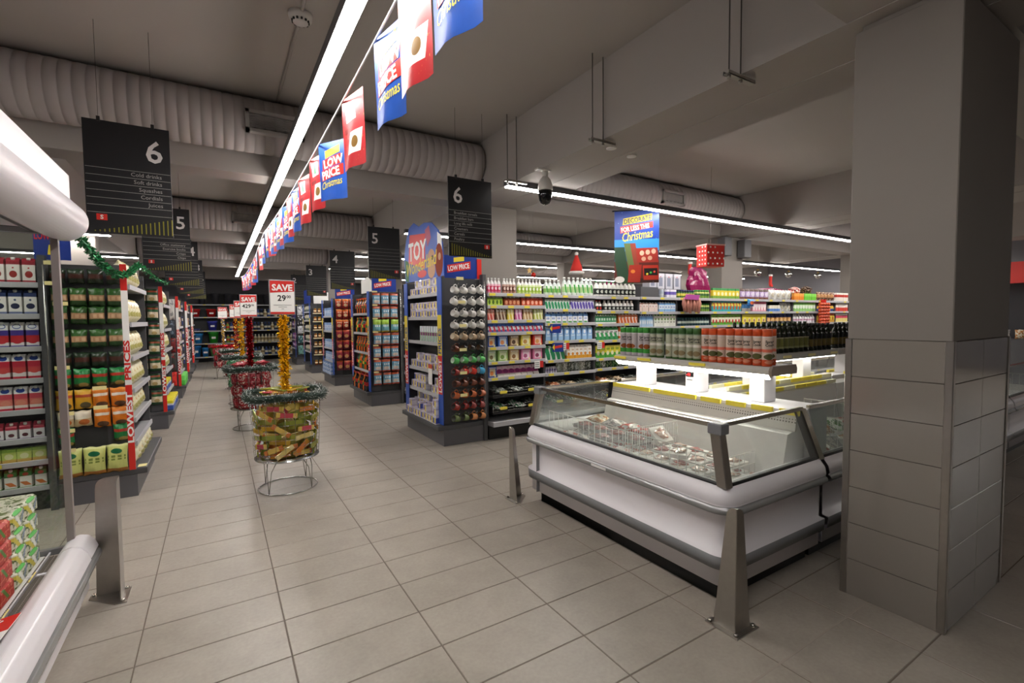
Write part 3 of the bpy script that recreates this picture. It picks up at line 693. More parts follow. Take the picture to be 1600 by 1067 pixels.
# bay 1
b1 = mk_bottle('dairy_pink', [(0, 'e98aa5'), (.18, 'e0486f'), (.5, 'f3c3cf'), (.62, W8)], [('e', .5, .36, .3, .1, 'f6e2e6')])
b2 = mk_bottle('dairy_brown', [(0, 'b98a72'), (.18, '7a4a3a'), (.5, 'caa593'), (.62, W8)], [('e', .5, .36, .3, .1, 'ead7c9')])
b3 = mk_bottle('dairy_lime', [(0, 'cfe08a'), (.18, 'a9c945'), (.5, 'dbe7ae'), (.62, W8)], [('e', .5, .36, .3, .1, 'f2f4e0')])
row(50, 152, S1[0], 4, b1, 'flavoured_milk_bottle', 'pink flavoured milk bottle with white cap on the top shelf', 'bottle')
row(152, 247, S1[0], 4, b2, 'flavoured_milk_bottle', 'brown flavoured milk bottle with white cap on the top shelf', 'bottle')
row(247, 415, S1[0], 7, b3, 'flavoured_milk_bottle', 'lime green flavoured milk bottle with white cap on the top shelf', 'bottle')
def sm(nm, base, acc, em='f4f0e6'): return p_carton(.058, .045, .12, pm(nm, [(0, base), (.72, acc), (.86, W8)], [('e', .5, .4, .32, .2, em), ('t', .5, .64, .4, .05, acc)]), CAPW, .12)
row(50, 160, S1[1], 4, sm('sm_lime', 'c6df5a', '6e9a2f', '4a6d22'), 'juice_carton', 'small lime carton with green fruit under the lime bottles', 'carton')
row(160, 270, S1[1], 4, sm('sm_rust', 'a94d2a', '6d2a1c', 'd79a74'), 'juice_carton', 'small rust brown carton on the second shelf', 'carton')
row(270, 415, S1[1], 5, sm('sm_orange', 'd95a35', 'b8301f', 'f3b9a2'), 'juice_carton', 'small orange red carton on the second shelf', 'carton')
def cust(nm, a, b, c): return p_box(.072, .055, .148, pm(nm, [(0, a), (.55, b), (.78, a)], [('d', .5, .5, .16, .5, c, .7), ('t', .5, .85, .4, .06, W8)]), .002)
for (a, b, nm, cols, n, ln) in ((50, 105, 'cu_red', ('d3564b', 'e58a7a', 'f0c8b8'), 2, 'red'), (105, 180, 'cu_brown', ('7d5a45', 'a98466', 'e9dcc6'), 3, 'brown'), (180, 230, 'cu_yel', ('e5cf4a', 'efe08c', 'f7f0cf'), 2, 'yellow'), (230, 280, 'cu_pink', ('d46fa6', 'e6a6c8', 'f5dfea'), 2, 'magenta'), (280, 350, 'cu_tan', ('c9a878', 'b08256', 'eee0c2'), 3, 'tan'), (350, 415, 'cu_lime', ('c9cf6a', 'dfe2a0', 'f4f4d8'), 3, 'pale lime')):
    row(a, b, S1[2], n, cust(nm, *cols), 'custard_pack', '%s upright custard pack on the third shelf' % ln, 'carton')
st = p_box(.058, .06, .118, pm('straw_pack', [(0, '4a79c4'), (.35, 'e9eef6'), (.7, '3a62b4')], [('d', .5, .45, .22, .3, 'c93a55', .8), ('e', .35, .3, .2, .14, 'd6455e')]), .002)
row(50, 415, S1[3], 13, st, 'yoghurt_pack', 'narrow blue and white yoghurt pack with red berries', 'carton')
def sq(nm, base, win, acc): return p_box(.145, .10, .149, pm(nm, [(0, base)], [('r', .5, .48, .34, .3, win), ('t', .5, .86, .4, .05, W8, 40), ('e', .42, .42, .2, .18, acc), ('e', .82, .18, .09, .09, 'f3e9a0')], mot=None), .003)
BX1 = [('sq_blue', '2c4ea0', 'd8c9a6', 'e0823c', 'deep blue'), ('sq_blue2', '3a66b8', 'cfd9e6', 'd98f5a', 'mid blue'), ('sq_brown', '8a6a4c', 'd9c19a', '4c3324', 'brown'), ('sq_yellow', 'e6d34c', 'f4edc0', 'b98a44', 'yellow'), ('sq_red', 'd8352c', 'f0c9b6', 'e9a05c', 'bright red')]
BX2 = [('sq_green', '9cc08a', 'dfe8c4', '8a7a4c', 'sage green'), ('sq_lime', 'a6d070', 'e6f0c6', '7a9a44', 'leaf green'), ('sq_tan', 'd0b07a', 'efe2c0', '8a6238', 'tan'), ('sq_pink', 'e488b0', 'f4d6e2', 'b0567e', 'pink'), ('sq_rose', 'e07aa2', 'f6dbe6', '8e3b5c', 'rose')]
XS = [50, 115, 190, 262, 337, 413]
for z, lst, wh in ((S1[4], BX1, 'above'), (S1[5], BX2, 'below')):
    for i, (nm, a, b, c, ln) in enumerate(lst):
        row(XS[i], XS[i+1], z, 1, sq(nm, a, b, c), 'yoghurt_multipack', '%s square yoghurt multipack with a window' % ln, 'box')
row(50, 117, S1[6], 1, p_box(.14, .1, .15, MATS['sq_blue'], .003), 'yoghurt_multipack', 'blue square multipack beside the tilted pink packs', 'box')
pk = p_box(.088, .02, .15, pm('pink_tray', [(0, 'd9cfc9'), (.3, 'b0457e'), (.62, 'e6b9cc')], [('e', .5, .5, .42, .2, '8a2c6a'), ('t', .5, .8, .4, .06, W8)]), .004)
for i, X in enumerate((150, 190, 235, 280, 320, 355, 385)):
    solo('dessert_pack', pk, 'tilted pink and purple dessert pack on the lowest upper shelf', 'pack', (c4(140+i*38.5), YF+.045, S1[6]+.004), (-.45, 0, 0), 'tilted dessert packs')
# bay 2
bb = mk_bottle('wg_small', [(0, 'd9e4d6'), (.2, '8fc06a'), (.45, 'dfe9dc'), (.62, 'cfd8d4')], [('d', .5, .4, .14, .2, '3f9a3f', .6)], r=.034, h=.215)
bt = mk_bottle('wg_tall', [(0, 'dfe7dd'), (.2, 'b6d69a'), (.5, 'e6ece4'), (.65, 'ccd6d2')], [('d', .5, .4, .16, .22, '2f9a38', .6)], r=.036, h=.26)
row(420, 538, S2[0], 4, bb, 'drinking_yoghurt_bottle', 'clear white and green yoghurt bottle on the top shelf', 'bottle')
row(540, 742, S2[0], 7, bt, 'drinking_yoghurt_bottle', 'taller white and green yoghurt bottle on the top shelf', 'bottle')
def tri(nm, base, acc, h=.145, w=.052): return p_carton(w, .045, h, pm(nm, [(0, base)], [('d', .55, .35, .42, .4, acc, .9), ('t', .5, .84, .36, .06, acc, 45)]), CAPW, .1, cap=False)
row(420, 585, S2[1], 8, tri('tri_green', 'eef2ec', '2f9060'), 'milk_carton', 'small white carton with a green slanted field', 'carton')
row(585, 740, S2[1], 8, tri('tri_purple', 'eceaf2', '5a4aa0'), 'milk_carton', 'small white carton with a purple slanted field', 'carton')
wb = p_carton(.075, .07, .155, pm('milk_wb', [(0, 'dfe9f4'), (.2, 'f0f2f4'), (.62, '6f9fd8'), (.86, 'e9eef4')], [('t', .5, .45, .34, .09, '4a78bc', 30), ('d', .5, .12, .4, .1, '4f9a50', .5)]), CAPB, .16)
row(420, 705, S2[2], 8, wb, 'milk_carton', 'white milk carton with blue lettering on the third shelf', 'carton')
lb = p_carton(.075, .07, .2, pm('milk_lb', [(0, '4f9a50'), (.07, '9cc6ec'), (.45, '8fbcec'), (.86, 'bcd8f0')], [('e', .5, .62, .26, .13, 'eaf2fa'), ('t', .5, .38, .34, .04, 'eef4fa', 40)]), CAPW, .15)
row(420, 735, S2[3], 8, lb, 'milk_carton', 'light blue milk carton with a white oval on the fourth shelf', 'carton')
gd = p_carton(.078, .07, .2, pm('milk_gd', [(0, 'eef2ec')], [('d', .55, .4, .42, .45, '1f8f58', .9), ('t', .5, .9, .36, .04, '1f8f58', 40)]), CAPG, .14)
ow = p_carton(.072, .07, .2, pm('milk_ow', [(0, 'e6a52c'), (.28, 'f4efe4'), (.88, 'f0e9dc')], [('e', .5, .38, .3, .1, 'd98a24'), ('t', .5, .66, .3, .06, 'b98a5a', 34)]), CAPW, .14)
row(420, 556, S2[4], 4, gd, 'milk_carton', 'tall white carton with a green slanted field below the blue cartons', 'carton')
row(556, 726, S2[4], 6, ow, 'milk_carton', 'tall white and orange carton below the blue cartons', 'carton')
wd = MB().prism([(-.05, 0), (.05, 0), (.0, .1)], -.04, .04, 'y').mesh('wedge', pm('cheese_wedge', [(0, 'd8d2e2'), (.4, '8d7fb4'), (.65, 'ece8f0')], mot=(5, 'f0eef4', .6)), .006, 1)
fill(wd, c4(428), c4(508), YF+.075, S2[5]+.001, 5, 'cheese_pack', 'lilac wedge shaped cheese pack', 'pack', 'cheese wedges', rs=.2)
bag = [p_pouch(.11, .13, .05, pm('salad_bag%d' % k, [(0, c)], mot=(6, d, .52), bump=.4, rough=.25), k) for k, (c, d) in enumerate((('b9bdb6', '6f7a62'), ('d9d6cc', '8a8f7a'), ('5a5f50', 'c9ccc4')))]
fill(bag, c4(510), c4(735), YF+.09, S2[5]+.003, 6, 'cheese_bag', 'crumpled silvery cheese bag on the lowest milk shelf', 'bag', 'crumpled cheese bags', rs=.5)
# bay 3
kb = mk_bottle('blk_top', [(0, '3f7a44'), (.08, 'efefe9'), (.16, '1d2422'), (.52, 'e9ebe4')], [('e', .5, .34, .3, .1, 'c9cfc4')], cap=M('cap_leaf', '3f8a4a', .4), r=.04, h=.235)
row(745, 1015, S3[0], 10, kb, 'maas_bottle', 'white bottle with a broad black label and green base', 'bottle')
k2 = mk_bottle('blk_red', [(0, 'e9e6e0'), (.15, '26201f'), (.5, 'e9e6e0')], [('e', .5, .32, .3, .1, 'c23a2c')], cap=CAPR, r=.038, h=.165); k3 = mk_bottle('blk_white', [(0, 'e9e9e4'), (.15, '23282a'), (.5, 'ecebe6')], [('e', .5, .32, .3, .1, 'c9cfc8')], cap=CAPW, r=.038, h=.165)
row(748, 800, S3[1], 2, k2, 'maas_bottle', 'short white bottle with a red cap and black label', 'bottle'); row(800, 1002, S3[1], 8, k3, 'maas_bottle', 'short white bottle with a white cap and black label', 'bottle')
gc = p_carton(.056, .06, .14, pm('milk_gc', [(0, 'e9efe8'), (.22, '3f9a62'), (.8, 'cfe4d4')], [('t', .5, .5, .34, .12, 'eef4ee', 30)]), CAPG, .15); oc = p_carton(.07, .06, .145, pm('milk_oc', [(0, 'e06a2c'), (.8, 'e89060')], [('d', .5, .4, .16, .3, 'f3e6da', .8), ('t', .5, .62, .34, .07, 'f6efe6', 30)]), CAPW, .14)
row(745, 886, S3[2], 8, gc, 'milk_carton', 'green and white milk carton beside the small orange cartons', 'carton'); row(890, 1021, S3[2], 6, oc, 'milk_carton', 'small orange carton with a white flash', 'carton')
gw = p_carton(.085, .07, .2, pm('milk_gw', [(0, '2f8f50'), (.3, 'eef2ec'), (.75, '3f9a5a'), (.92, 'eef2ec')], [('d', .5, .32, .3, .25, '3fa05c', .9), ('t', .5, .62, .34, .06, '3a3a3a', 30)]), CAPG, .12); ow2 = p_carton(.08, .07, .2, pm('milk_ow2', [(0, 'f2e6dc'), (.12, 'e06a2c'), (.3, 'f2e9e0'), (.62, 'e0672a')], [('t', .5, .46, .38, .1, 'd9622a', 24)]), CAPW, .12)
row(747, 896, S3[3], 5, gw, 'milk_carton', 'large white and green milk carton above the yellow boxes', 'carton'); row(897, 956, S3[3], 2, ow2, 'milk_carton', 'large orange and white milk carton above the yellow boxes', 'carton')
yg = p_box(.09, .07, .19, pm('yel_green', [(0, '4fa832'), (.45, 'e6dc3a'), (.82, 'f0e860')], [('e', .5, .42, .3, .16, 'f4f2c8'), ('t', .5, .74, .36, .08, '2f8a2c', 26)]), .003)
row(746, 962, S3[4], 7, yg, 'margarine_box', 'yellow and green box under the large milk cartons', 'box')
row(965, 1022, S3[4], 2, p_box(.08, .07, .18, pm('yel_green2', [(0, 'd8d44a'), (.6, '6fb040')], [('e', .5, .4, .3, .2, 'f0efc4')]), .003), 'margarine_box', 'lime box at the end of the yellow boxes', 'box')
bag2 = [p_pouch(.12, .13, .06, pm('veg_bag%d' % k, [(0, c)], mot=(5, d, .5), bump=.4, rough=.25), 10+k) for k, (c, d) in enumerate((('2f5a30', '6f9a5a'), ('e0dfd4', '5f7a4a'), ('23402a', '8aa06a')))]
fill(bag2, c4(760), c4(1010), YF+.09, S3[5]+.003, 7, 'herb_bag', 'small green bag on the lowest shelf of the bottle bay', 'bag', 'small green bags', rs=.3, sz=.8)
# chilled decks at the bottom: packs lying in heaps behind the wire fronts
dk = [p_pouch(.15, .16, .06, pm('deck_bag%d' % k, [(0, c)], mot=(5, d, .5), bump=.5, rough=.22), 30+k) for k, (c, d) in enumerate((('5c625c', '9aa29a'), ('34403a', 'a6aea6'), ('7a8078', '3a443c'), ('1f7a44', 'd9e4dc'), ('e6eae4', '3f8f5a'), ('a8542c', 'd9b48a'), ('c9b08a', '6a4a2c')))]
for bi in range(3):
    a, b = SX[bi], SX[bi+1]
    for z, sel, gl in ((.55, (0, 1, 2) if bi == 0 else (5, 6, 2), 'upper'), (.35, (3, 4, 0) if bi < 2 else (1, 6, 5), 'lower')):
        for i in range(6):
            o = solo('frozen_pack', dk[sel[i % 3]], {0: 'dull silver', 1: 'brown and tan', 2: 'mixed brown'}[bi]+' frozen pack heaped on the upper wire deck' if gl == 'upper' else {0: 'green and white', 1: 'green white striped', 2: 'grey and brown'}[bi]+' frozen pack heaped on the lower wire deck',
                     'pack', (a+.02+(b-a-.04)*(i % 3+.5)/3, YF-.07+(i//3)*.185, z+.042), (-1.45+random.uniform(-.08, .08), 0, random.uniform(-.2, .2)), 'frozen packs on the %s deck of bay %s' % (gl, 'one two three'.split()[bi]))
# arrow cards and price cards clipped to the rails
card = B((-.075, -.004, -.06, .075, 0, .06), mat=BLUED)
for X, z in ((470, 1.40), (485, 1.145)):
    t = thing('shelf_flag', 'dark blue promotional card with a red strip clipped to the milk rail, %s one' % ('upper' if z > 1.3 else 'lower'), 'card', (c4(X), YF-.047, z-.03), (0, 0, -.5))
    part('card', card, t); mb = MB(); mb.prism([(-.055, -.02), (.06, .0), (.06, .035), (-.055, .015)], -.0055, -.004, 'y'); part('red_strip', mb.mesh('rs', REDP), t)
    mb = MB(); mb.prism([(-.075, 0), (-.045, .045), (-.045, -.045)], -.0058, -.004, 'y'); part('arrow_head', mb.mesh('ah', YEL), t)
for X, z, lab in ((370, .945, 'red and white price card hanging over the pink packs'), (540, 1.165, 'red and white price card beside the blue arrow card'), (770, 1.155, 'red and white price card over the yellow boxes')):
    t = thing('price_card', lab, 'card', (c4(X), YF-.012, z-.045)); part('card', B((-.065, -.003, -.05, .02, 0, .05), mat=PAPER), t); part('red_half', B((.02, -.003, -.04, .075, 0, .045), mat=REDP), t)
    mb = MB()
    for k in range(3): mb.box(-.055, -.0035, .02-k*.025, .01, -.003, .028-k*.025)
    part('small_print', mb.mesh('p', M('ink_grey', '5a5558', .6)), t)

# ------------------------------------------------------------------ further bays to the right
def c6(X): return ux(950+X/3.557)
FB = [180, 390, 580, 750, 890, 1035, 1165, 1270, 1345]
FL = [1.806, 1.58, 1.345, 1.1]
blab = ['with light blue milk cartons', 'with dark green jars', 'with yellow and teal boxes', 'with lilac and pink packets', 'with croissant bags', 'with pale green boxes', 'with yellow packets', 'at the very end by the column']
for i in range(len(FB)-1):
    bay('aisle_shelving', 'grey shelving bay '+blab[i], 'shelving', c6(FB[i]), c6(FB[i+1]), YF, FL+[.85, .6, .35], tagn=2)
def row6(X0, X1, zi, n, proto, name, label, cat, **k):
    return fill(proto, c6(X0)+.014, c6(X1)-.014, YF+.018+depth_of(proto), FL[zi]+.0005, n, name, label, cat, label+' row', **k)
def bx(nm, w, h, bands, emb=(), d=.06): return p_box(w, d, h, pm(nm, bands, emb), .003)
row6(330, 390, 0, 3, bx('f_violet', .09, .14, [(0, 'e6e2ee'), (.4, '6a5ab0'), (.75, 'ece8f2')]), 'tea_box', 'small violet and white box on the top far shelf', 'box')
row6(300, 325, 0, 1, p_can(.045, .14, pm('f_pail', [(0, 'd9dee4'), (.5, 'b9c4d2')]), CAPW), 'milk_powder_tin', 'single pale tin beside the violet boxes', 'tin')
solo('display_crate', B((c6(190), YF+.03, FL[0]+.0005, c6(288), YF+.17, FL[0]+.17), mat=M('crate_grey', '55565a', .6), bevel=.006), 'dark grey empty display crate on the top shelf under the banner', 'crate')
row6(180, 290, 1, 6, p_carton(.11, .07, .15, pm('f_peach', [(0, 'e9d6cc'), (.5, 'f0e9e4'), (.8, 'e4b9a8')], [('t', .5, .6, .3, .08, 'c98a7a', 30)]), CAPW, .12), 'milk_carton', 'peach and white milk carton on the second far shelf', 'carton')
row6(290, 388, 1, 6, p_carton(.10, .07, .16, pm('f_blue', [(0, '8fbde6'), (.3, 'dfeaf4'), (.7, '79b0e4')], [('t', .5, .5, .3, .08, '4a7ac0', 30)]), CAPW, .12), 'milk_carton', 'sky blue and white milk carton on the second far shelf', 'carton')
row6(180, 263, 2, 6, p_carton(.085, .07, .2, pm('f_lblue', [(0, 'b6d6f0'), (.6, '7fb4e6'), (.85, 'd6e6f4')], [('e', .5, .4, .3, .14, 'eef4f8')]), CAPB, .14), 'milk_carton', 'tall light blue milk carton on the third far shelf', 'carton')
row6(263, 388, 2, 7, p_carton(.10, .07, .2, pm('f_wgreen', [(0, 'eef0e6'), (.85, 'dfe9d4')], [('e', .5, .62, .28, .1, '7aa05a'), ('t', .5, .4, .3, .06, '6a7a5a', 30)]), CAPG, .14), 'milk_carton', 'tall cream carton with a green seal on the third far shelf', 'carton')
gj = p_jar(.048, .14, pm('f_greenjar', [(0, '4f7a2f'), (.3, 'd8cf5a'), (.6, '2f5a2c')]), M('lid_navy', '1d2a55', .4)); gj2 = p_jar(.05, .15, pm('f_greenjar2', [(0, '7aa040'), (.35, '3f6a35'), (.6, 'b9c46a')]), CAPG); tj = p_jar(.045, .15, pm('f_teal', [(0, '1f4a50'), (.35, 'c9d6cc'), (.6, '1a3c44')]), M('lid_teal', '15484c', .4))
row6(392, 495, 0, 7, gj, 'sauce_jar', 'green and yellow jar with a navy lid', 'jar'); row6(497, 578, 0, 5, gj2, 'sauce_jar', 'leaf green jar with a green lid on the top far shelf', 'jar')
row6(498, 578, 1, 6, gj2, 'sauce_jar', 'leaf green jar with a green lid behind the hanging sausages', 'jar'); row6(400, 578, 2, 11, tj, 'sauce_jar', 'dark teal jar with a pale label', 'jar')
row6(395, 470, 3, 6, bx('f_lil', .09, .13, [(0, 'b9b4d6'), (.5, 'e6e2f0')]), 'tea_box', 'lilac box low on the shelf behind the spray cans', 'box'); row6(472, 580, 3, 8, bx('f_yg', .09, .14, [(0, 'd9d440'), (.5, '7ab040')]), 'tea_box', 'yellow green box low on the shelf behind the spray cans', 'box')
row6(585, 737, 0, 7, bx('f_yelgrn', .125, .192, [(0, '7aa83c'), (.3, 'e6cf3c'), (.8, '4a9a5a')], [('e', .5, .5, .3, .16, 'f2ecc0')]), 'biscuit_box', 'yellow and green tall box on the top far shelf', 'box')
row6(585, 750, 1, 9, bx('f_tealbox', .11, .192, [(0, '35b0b8'), (.55, 'e6d85a'), (.85, '35b0b8')], [('e', .5, .4, .3, .18, 'b9602c'), ('d', .5, .7, .15, .2, 'c93a2c', .8)]), 'biscuit_box', 'teal and yellow box on the second far shelf', 'box')
row6(580, 748, 2, 9, bx('f_redgrn', .115, .192, [(0, '5fae3c'), (.35, 'f0ead0'), (.75, '7cc04a')], [('e', .5, .4, .28, .18, 'c0392c'), ('t', .5, .82, .3, .06, '8a2c20', 30)]), 'biscuit_box', 'green and cream box with a red picture', 'box')
row6(585, 748, 3, 8, bx('f_brown', .12, .16, [(0, '7a5a3c'), (.5, 'c9b48a')]), 'biscuit_box', 'brown box low behind the orange spray cans', 'box')
lp = p_pouch(.16, .2, .05, pm('f_lilac', [(0, '8a5a4a'), (.25, 'b6a0c8'), (.75, '5f4a44')], [('e', .5, .5, .32, .2, 'ded4e6')]), 51); wbag = p_pouch(.2, .2, .08, pm('f_whitebag', [(0, 'cfccc4')], [('e', .5, .5, .3, .2, 'b9b09a')], mot=(4, 'e6e4de', .5), bump=.3), 52)
row6(745, 905, 0, 6, lp, 'crisp_packet', 'lilac and brown packet standing on the top far shelf', 'packet'); row6(905, 1033, 0, 4, wbag, 'sugar_bag', 'white bulging bag on the top far shelf', 'bag')
row6(752, 808, 1, 3, p_pouch(.12, .17, .05, pm('f_bluepk', [(0, 'e6dcd0'), (.4, '5a9ad6'), (.8, 'e9e4dc')]), 53), 'crisp_packet', 'blue and cream packet on the second far shelf', 'packet')
row6(808, 888, 1, 5, bx('f_pinkbox', .12, .19, [(0, 'e9a0b4'), (.45, 'f2dfe2'), (.8, 'e06a8a')], [('e', .5, .35, .3, .16, 'f6eee4')]), 'biscuit_box', 'pink and white box on the second far shelf', 'box')
row6(902, 965, 1, 4, bx('f_bluwh', .12, .13, [(0, '5a8ad0'), (.5, 'ece6d6')]), 'tea_box', 'short blue and cream box on the second far shelf', 'box'); row6(968, 1033, 1, 3, wbag, 'sugar_bag', 'white bulging bag beside the short blue boxes', 'bag', sz=.9)
row6(752, 888, 2, 5, bx('f_yellow', .19, .192, [(0, 'f0dc3a'), (.8, 'f4e660')], [('e', .5, .45, .32, .24, 'efe0a0'), ('e', .5, .42, .2, .14, 'b98a5a')]), 'porridge_box', 'large bright yellow box with a bowl picture', 'box')
row6(890, 1033, 2, 6, p_pouch(.17, .19, .07, pm('f_croiss', [(0, '2c3a6a'), (.3, 'd6a05a'), (.65, '2a3a70')], [('e', .5, .42, .36, .16, 'e6bf84')]), 54), 'croissant_bag', 'dark blue bag of golden croissants', 'bag')
row6(1037, 1095, 0, 5, bx('f_orange', .08, .15, [(0, 'e88a2c'), (.6, 'f0a850')]), 'sweet_box', 'orange block shaped pack under the sweets', 'box'); row6(1097, 1163, 0, 5, bx('f_grn', .09, .15, [(0, '6fc83c'), (.6, '8ad85a')]), 'sweet_box', 'bright green block shaped pack under the sweets', 'box')
row6(1038, 1160, 1, 8, bx('f_lime', .10, .19, [(0, '9ad080'), (.4, 'd6eaca'), (.75, '7ac060')], [('e', .5, .5, .3, .18, 'eaf4e4')]), 'tissue_box', 'pale green tall box on the second far shelf', 'box')
row6(1036, 1160, 2, 8, mk_bottle('f_wpk', [(0, 'e9e6ec'), (.3, 'c9a0b4'), (.5, 'f0eef0')], [], CAPW, .045, .19), 'shampoo_bottle', 'white bottle with a pink label beside the red net', 'bottle')
row6(1168, 1268, 0, 5, p_pouch(.17, .19, .06, pm('f_choc', [(0, '5a3a28'), (.4, 'b98a5a'), (.75, '6a4028')], mot=(4, 'e0c49a', .62)), 55), 'sweet_packet', 'brown packet on the last top shelf', 'packet')
row6(1168, 1268, 1, 4, p_pouch(.2, .16, .06, pm('f_yb', [(0, '3a5ab0'), (.4, 'e6b93c'), (.75, '7a3a28')]), 56), 'sweet_packet', 'blue and yellow packet behind the red net', 'packet')
row6(1168, 1268, 2, 5, bx('f_ypk', .17, .192, [(0, 'e0a83c'), (.35, 'f2dc4a'), (.8, 'c9502c')], [('e', .5, .5, .3, .2, 'b9702c')]), 'cereal_box', 'yellow cereal box with a red top on the last shelf', 'box')
for k in (0, 1, 2): row6(1272, 1340, k, 5, bx('f_wr%d' % k, .13, .19, [(0, ('e9dfd2', 'd94a3c', 'f0e08c')[k]), (.5, ('c0392c', 'f0e6dc', 'd8506a')[k]), (.8, 'efe9e0')]), 'biscuit_box', ('cream and red box', 'red and cream box', 'yellow and pink box')[k]+' at the end of the wall', 'box')
# tall white boxes standing on top of the far shelves
row_top = YF+.2
for i in range(4):
    solo('gift_carton', bx('top_white', .165, .25, [(0, 'c9c9d2'), (.8, 'dcdce4')], [('r', .45, .45, .26, .28, '8a90a4'), ('e', .45, .78, .06, .05, 'c0404a')], d=.15), 'white boxed gift with a grey window standing above the violet boxes', 'box', (c6(300+i*45), row_top+.06, FL[0]+.16), 0, 'white gift cartons above the shelf')
solo('carton_riser', B((c6(292), row_top-.02, FL[0]+.0005, c6(470), row_top+.13, FL[0]+.16), mat=M('crate_grey')), 'dark riser carrying the white gift cartons', 'riser')

# ================================================================== GONDOLA ENDS
HOOK = WIRE
def endcap(side, y0, label, L=1.27, peg=True, shelves=(1.86, 1.53, 1.22, .87, .59), strips=True, head=None, colr=None, width=.55, bs=None):
    """side +1: right of the walkway (aisle face looks to -x); -1: left. y0 = face towards the camera"""
    xa = 1.40 if side > 0 else -1.475; s = side
    t = thing('gondola_end', label, 'shelving', (xa, y0, 0))
    def bxx(x0, y0_, z0, x1, y1_, z1): return (s*x0, y0_, z0, s*x1, y1_, z1)
    part('plinth', B(bxx(0, 0, 0, width, L, .19), mat=PLINTH), t)
    part('base_deck', B(bxx(-.07, -.0, .19, width, L+.02, .245), mat=DARKGREY, bevel=.008, seg=2), t)
    part('core', B(bxx(.19, .07, .245, width-.02, L-.04, 1.98), mat=PEG), t)
    if peg:
        pb = part('pegboard', B(bxx(.06, .055, .25, width-.02, .07, 1.99), mat=PEG), t)
        mb = MB(); mb.tube([(s*(width-.015), -.06, .33), (s*(width-.015), -.06, 1.97), (s*(width-.015), .05, 1.985)], .006, 6); mb.tube([(s*(width-.015), -.06, .33), (s*(width-.015), .05, .33)], .006, 6)
        part('side_rail', mb.mesh('rail', WIRE), t)
    part('end_post', B(bxx(width-.02, -.03, 0, width+.025, .05, 2.05), mat=DARKGREY), t)
    for z in shelves:
        sh = part('shelf', B(bxx(.012, .09, -.02, .19, L-.05, 0), mat=SHELFM), t, (0, 0, z))
        part('price_rail', B(bxx(0, .09, -.03, .013, L-.05, .012), mat=LIPM), sh)
    part('side_frame', B(bxx(.02, .045, .25, .19, .065, 2.0), mat=DARKGREY), t); part('side_frame', B(bxx(.02, L-.05, .25, .19, L-.03, 2.0), mat=DARKGREY), t)
    return t
def strip_panel(parent, side, y, ybase='blue', wid=.13, flip=False):
    """upright promotional strip on the aisle side; prints run upwards"""
    s = side; px_ = -.012*s
    pan = part('promo_strip', B((px_-.004*s, y, .26, px_+.004*s, y+wid, 2.0), mat=BLUEP if ybase == 'blue' else REDP), parent, label=('blue, red and yellow' if ybase == 'blue' else 'red')+' upright promotional strip')
    xo = px_-.0055*s
    def lay(me_name, z0, z1, mat): part(me_name, B((xo-.0006*s, y+.006, z0, xo, y+wid-.006, z1), mat=mat), pan)
    if ybase == 'blue':
        lay('red_band', .62, 1.08, REDP); lay('yellow_band', 1.08, 1.56, YEL)
    words = (('LOWEST', .64, WPRINT), ('PRICES', 1.1, BLUED)) if ybase == 'blue' else (('LOWEST', .55, WPRINT), ('PRICES', 1.05, WPRINT))
    for wd, z, m in words:
        mb = MB(); text_on(mb, wd, .112, 0, 0, bold=.03, sx=.9)
        # turn to read upwards on the +-x face
        mb.v = [(xo-.0014*s, y+wid*.2+v[2], z+v[0]) if s > 0 else (xo-.0014*s, y+wid*.8-v[2], z+v[0]) for v in mb.v]
        part('lettering', mb.mesh('let', m), pan)
def face_strip(parent, x0, wid=.045, y=-.06):
    x0 = x0-wid
    pan = part('promo_strip', B((x0, y, .25, x0+wid, y+.006, 2.0), mat=PAPER), parent, label='red and white upright LOWEST PRICES strip')
    part('red_band', B((x0, y-.0008, .25, x0+wid, y, .98), mat=REDP), pan); part('red_top', B((x0, y-.0008, 1.78, x0+wid, y, 2.0), mat=REDP), pan)
    for wd, z, m, L in (('LOWEST', .48, WPRINT, .48), ('PRICES', 1.02, REDP, .62)):
        mb = MB(); text_on(mb, wd, .056, 0, 0, bold=.035, sx=2.0); mb.v = [(x0+wid*.9-v[2]+.0, y-.0016, z+v[0]) for v in mb.v]; part('lettering', mb.mesh('l', m), pan)
def hang_rows(spec, x0, x1, y, label_fn, cat, name, group, hookmat=True):
    """spec: list of (z_top, [proto or None per column])"""
def low_price_board(parent, s, x0, x1, z0, h, y):
    b = part('header_board', B((s*x0, y, z0, s*x1, y+.012, z0+h), mat=BLUED), parent, label='blue LOW PRICE header board'); xa, xb = sorted((s*x0, s*x1)); w_ = xb-xa
    mb = MB(); mb.prism([(xa+w_*.08, z0+h*.22), (xa+w_*.8, z0+h*.42), (xa+w_*.8, z0+h*.78), (xa+w_*.08, z0+h*.56)], y-.0015, y, 'y'); part('red_flash', mb.mesh('rf', REDP), b)
    mb = MB(); mb.prism([(xa+w_*.28, z0+h*.7), (xa+w_*.6, z0+h*.78), (xa+w_*.6, z0+h*.98), (xa+w_*.28, z0+h*.9)], y-.0012, y, 'y'); part('yellow_flash', mb.mesh('yf', YEL), b)
    mb = MB(); text_on(mb, 'LOW PRICE', h*.3, xa+w_*.11, z0+h*.3, y=y-.003, bold=.03, rot=math.atan2(h*.2, w_*.72), sx=w_*.66/(h*.3*5.15)); part('lettering', mb.mesh('l', WPRINT), b)

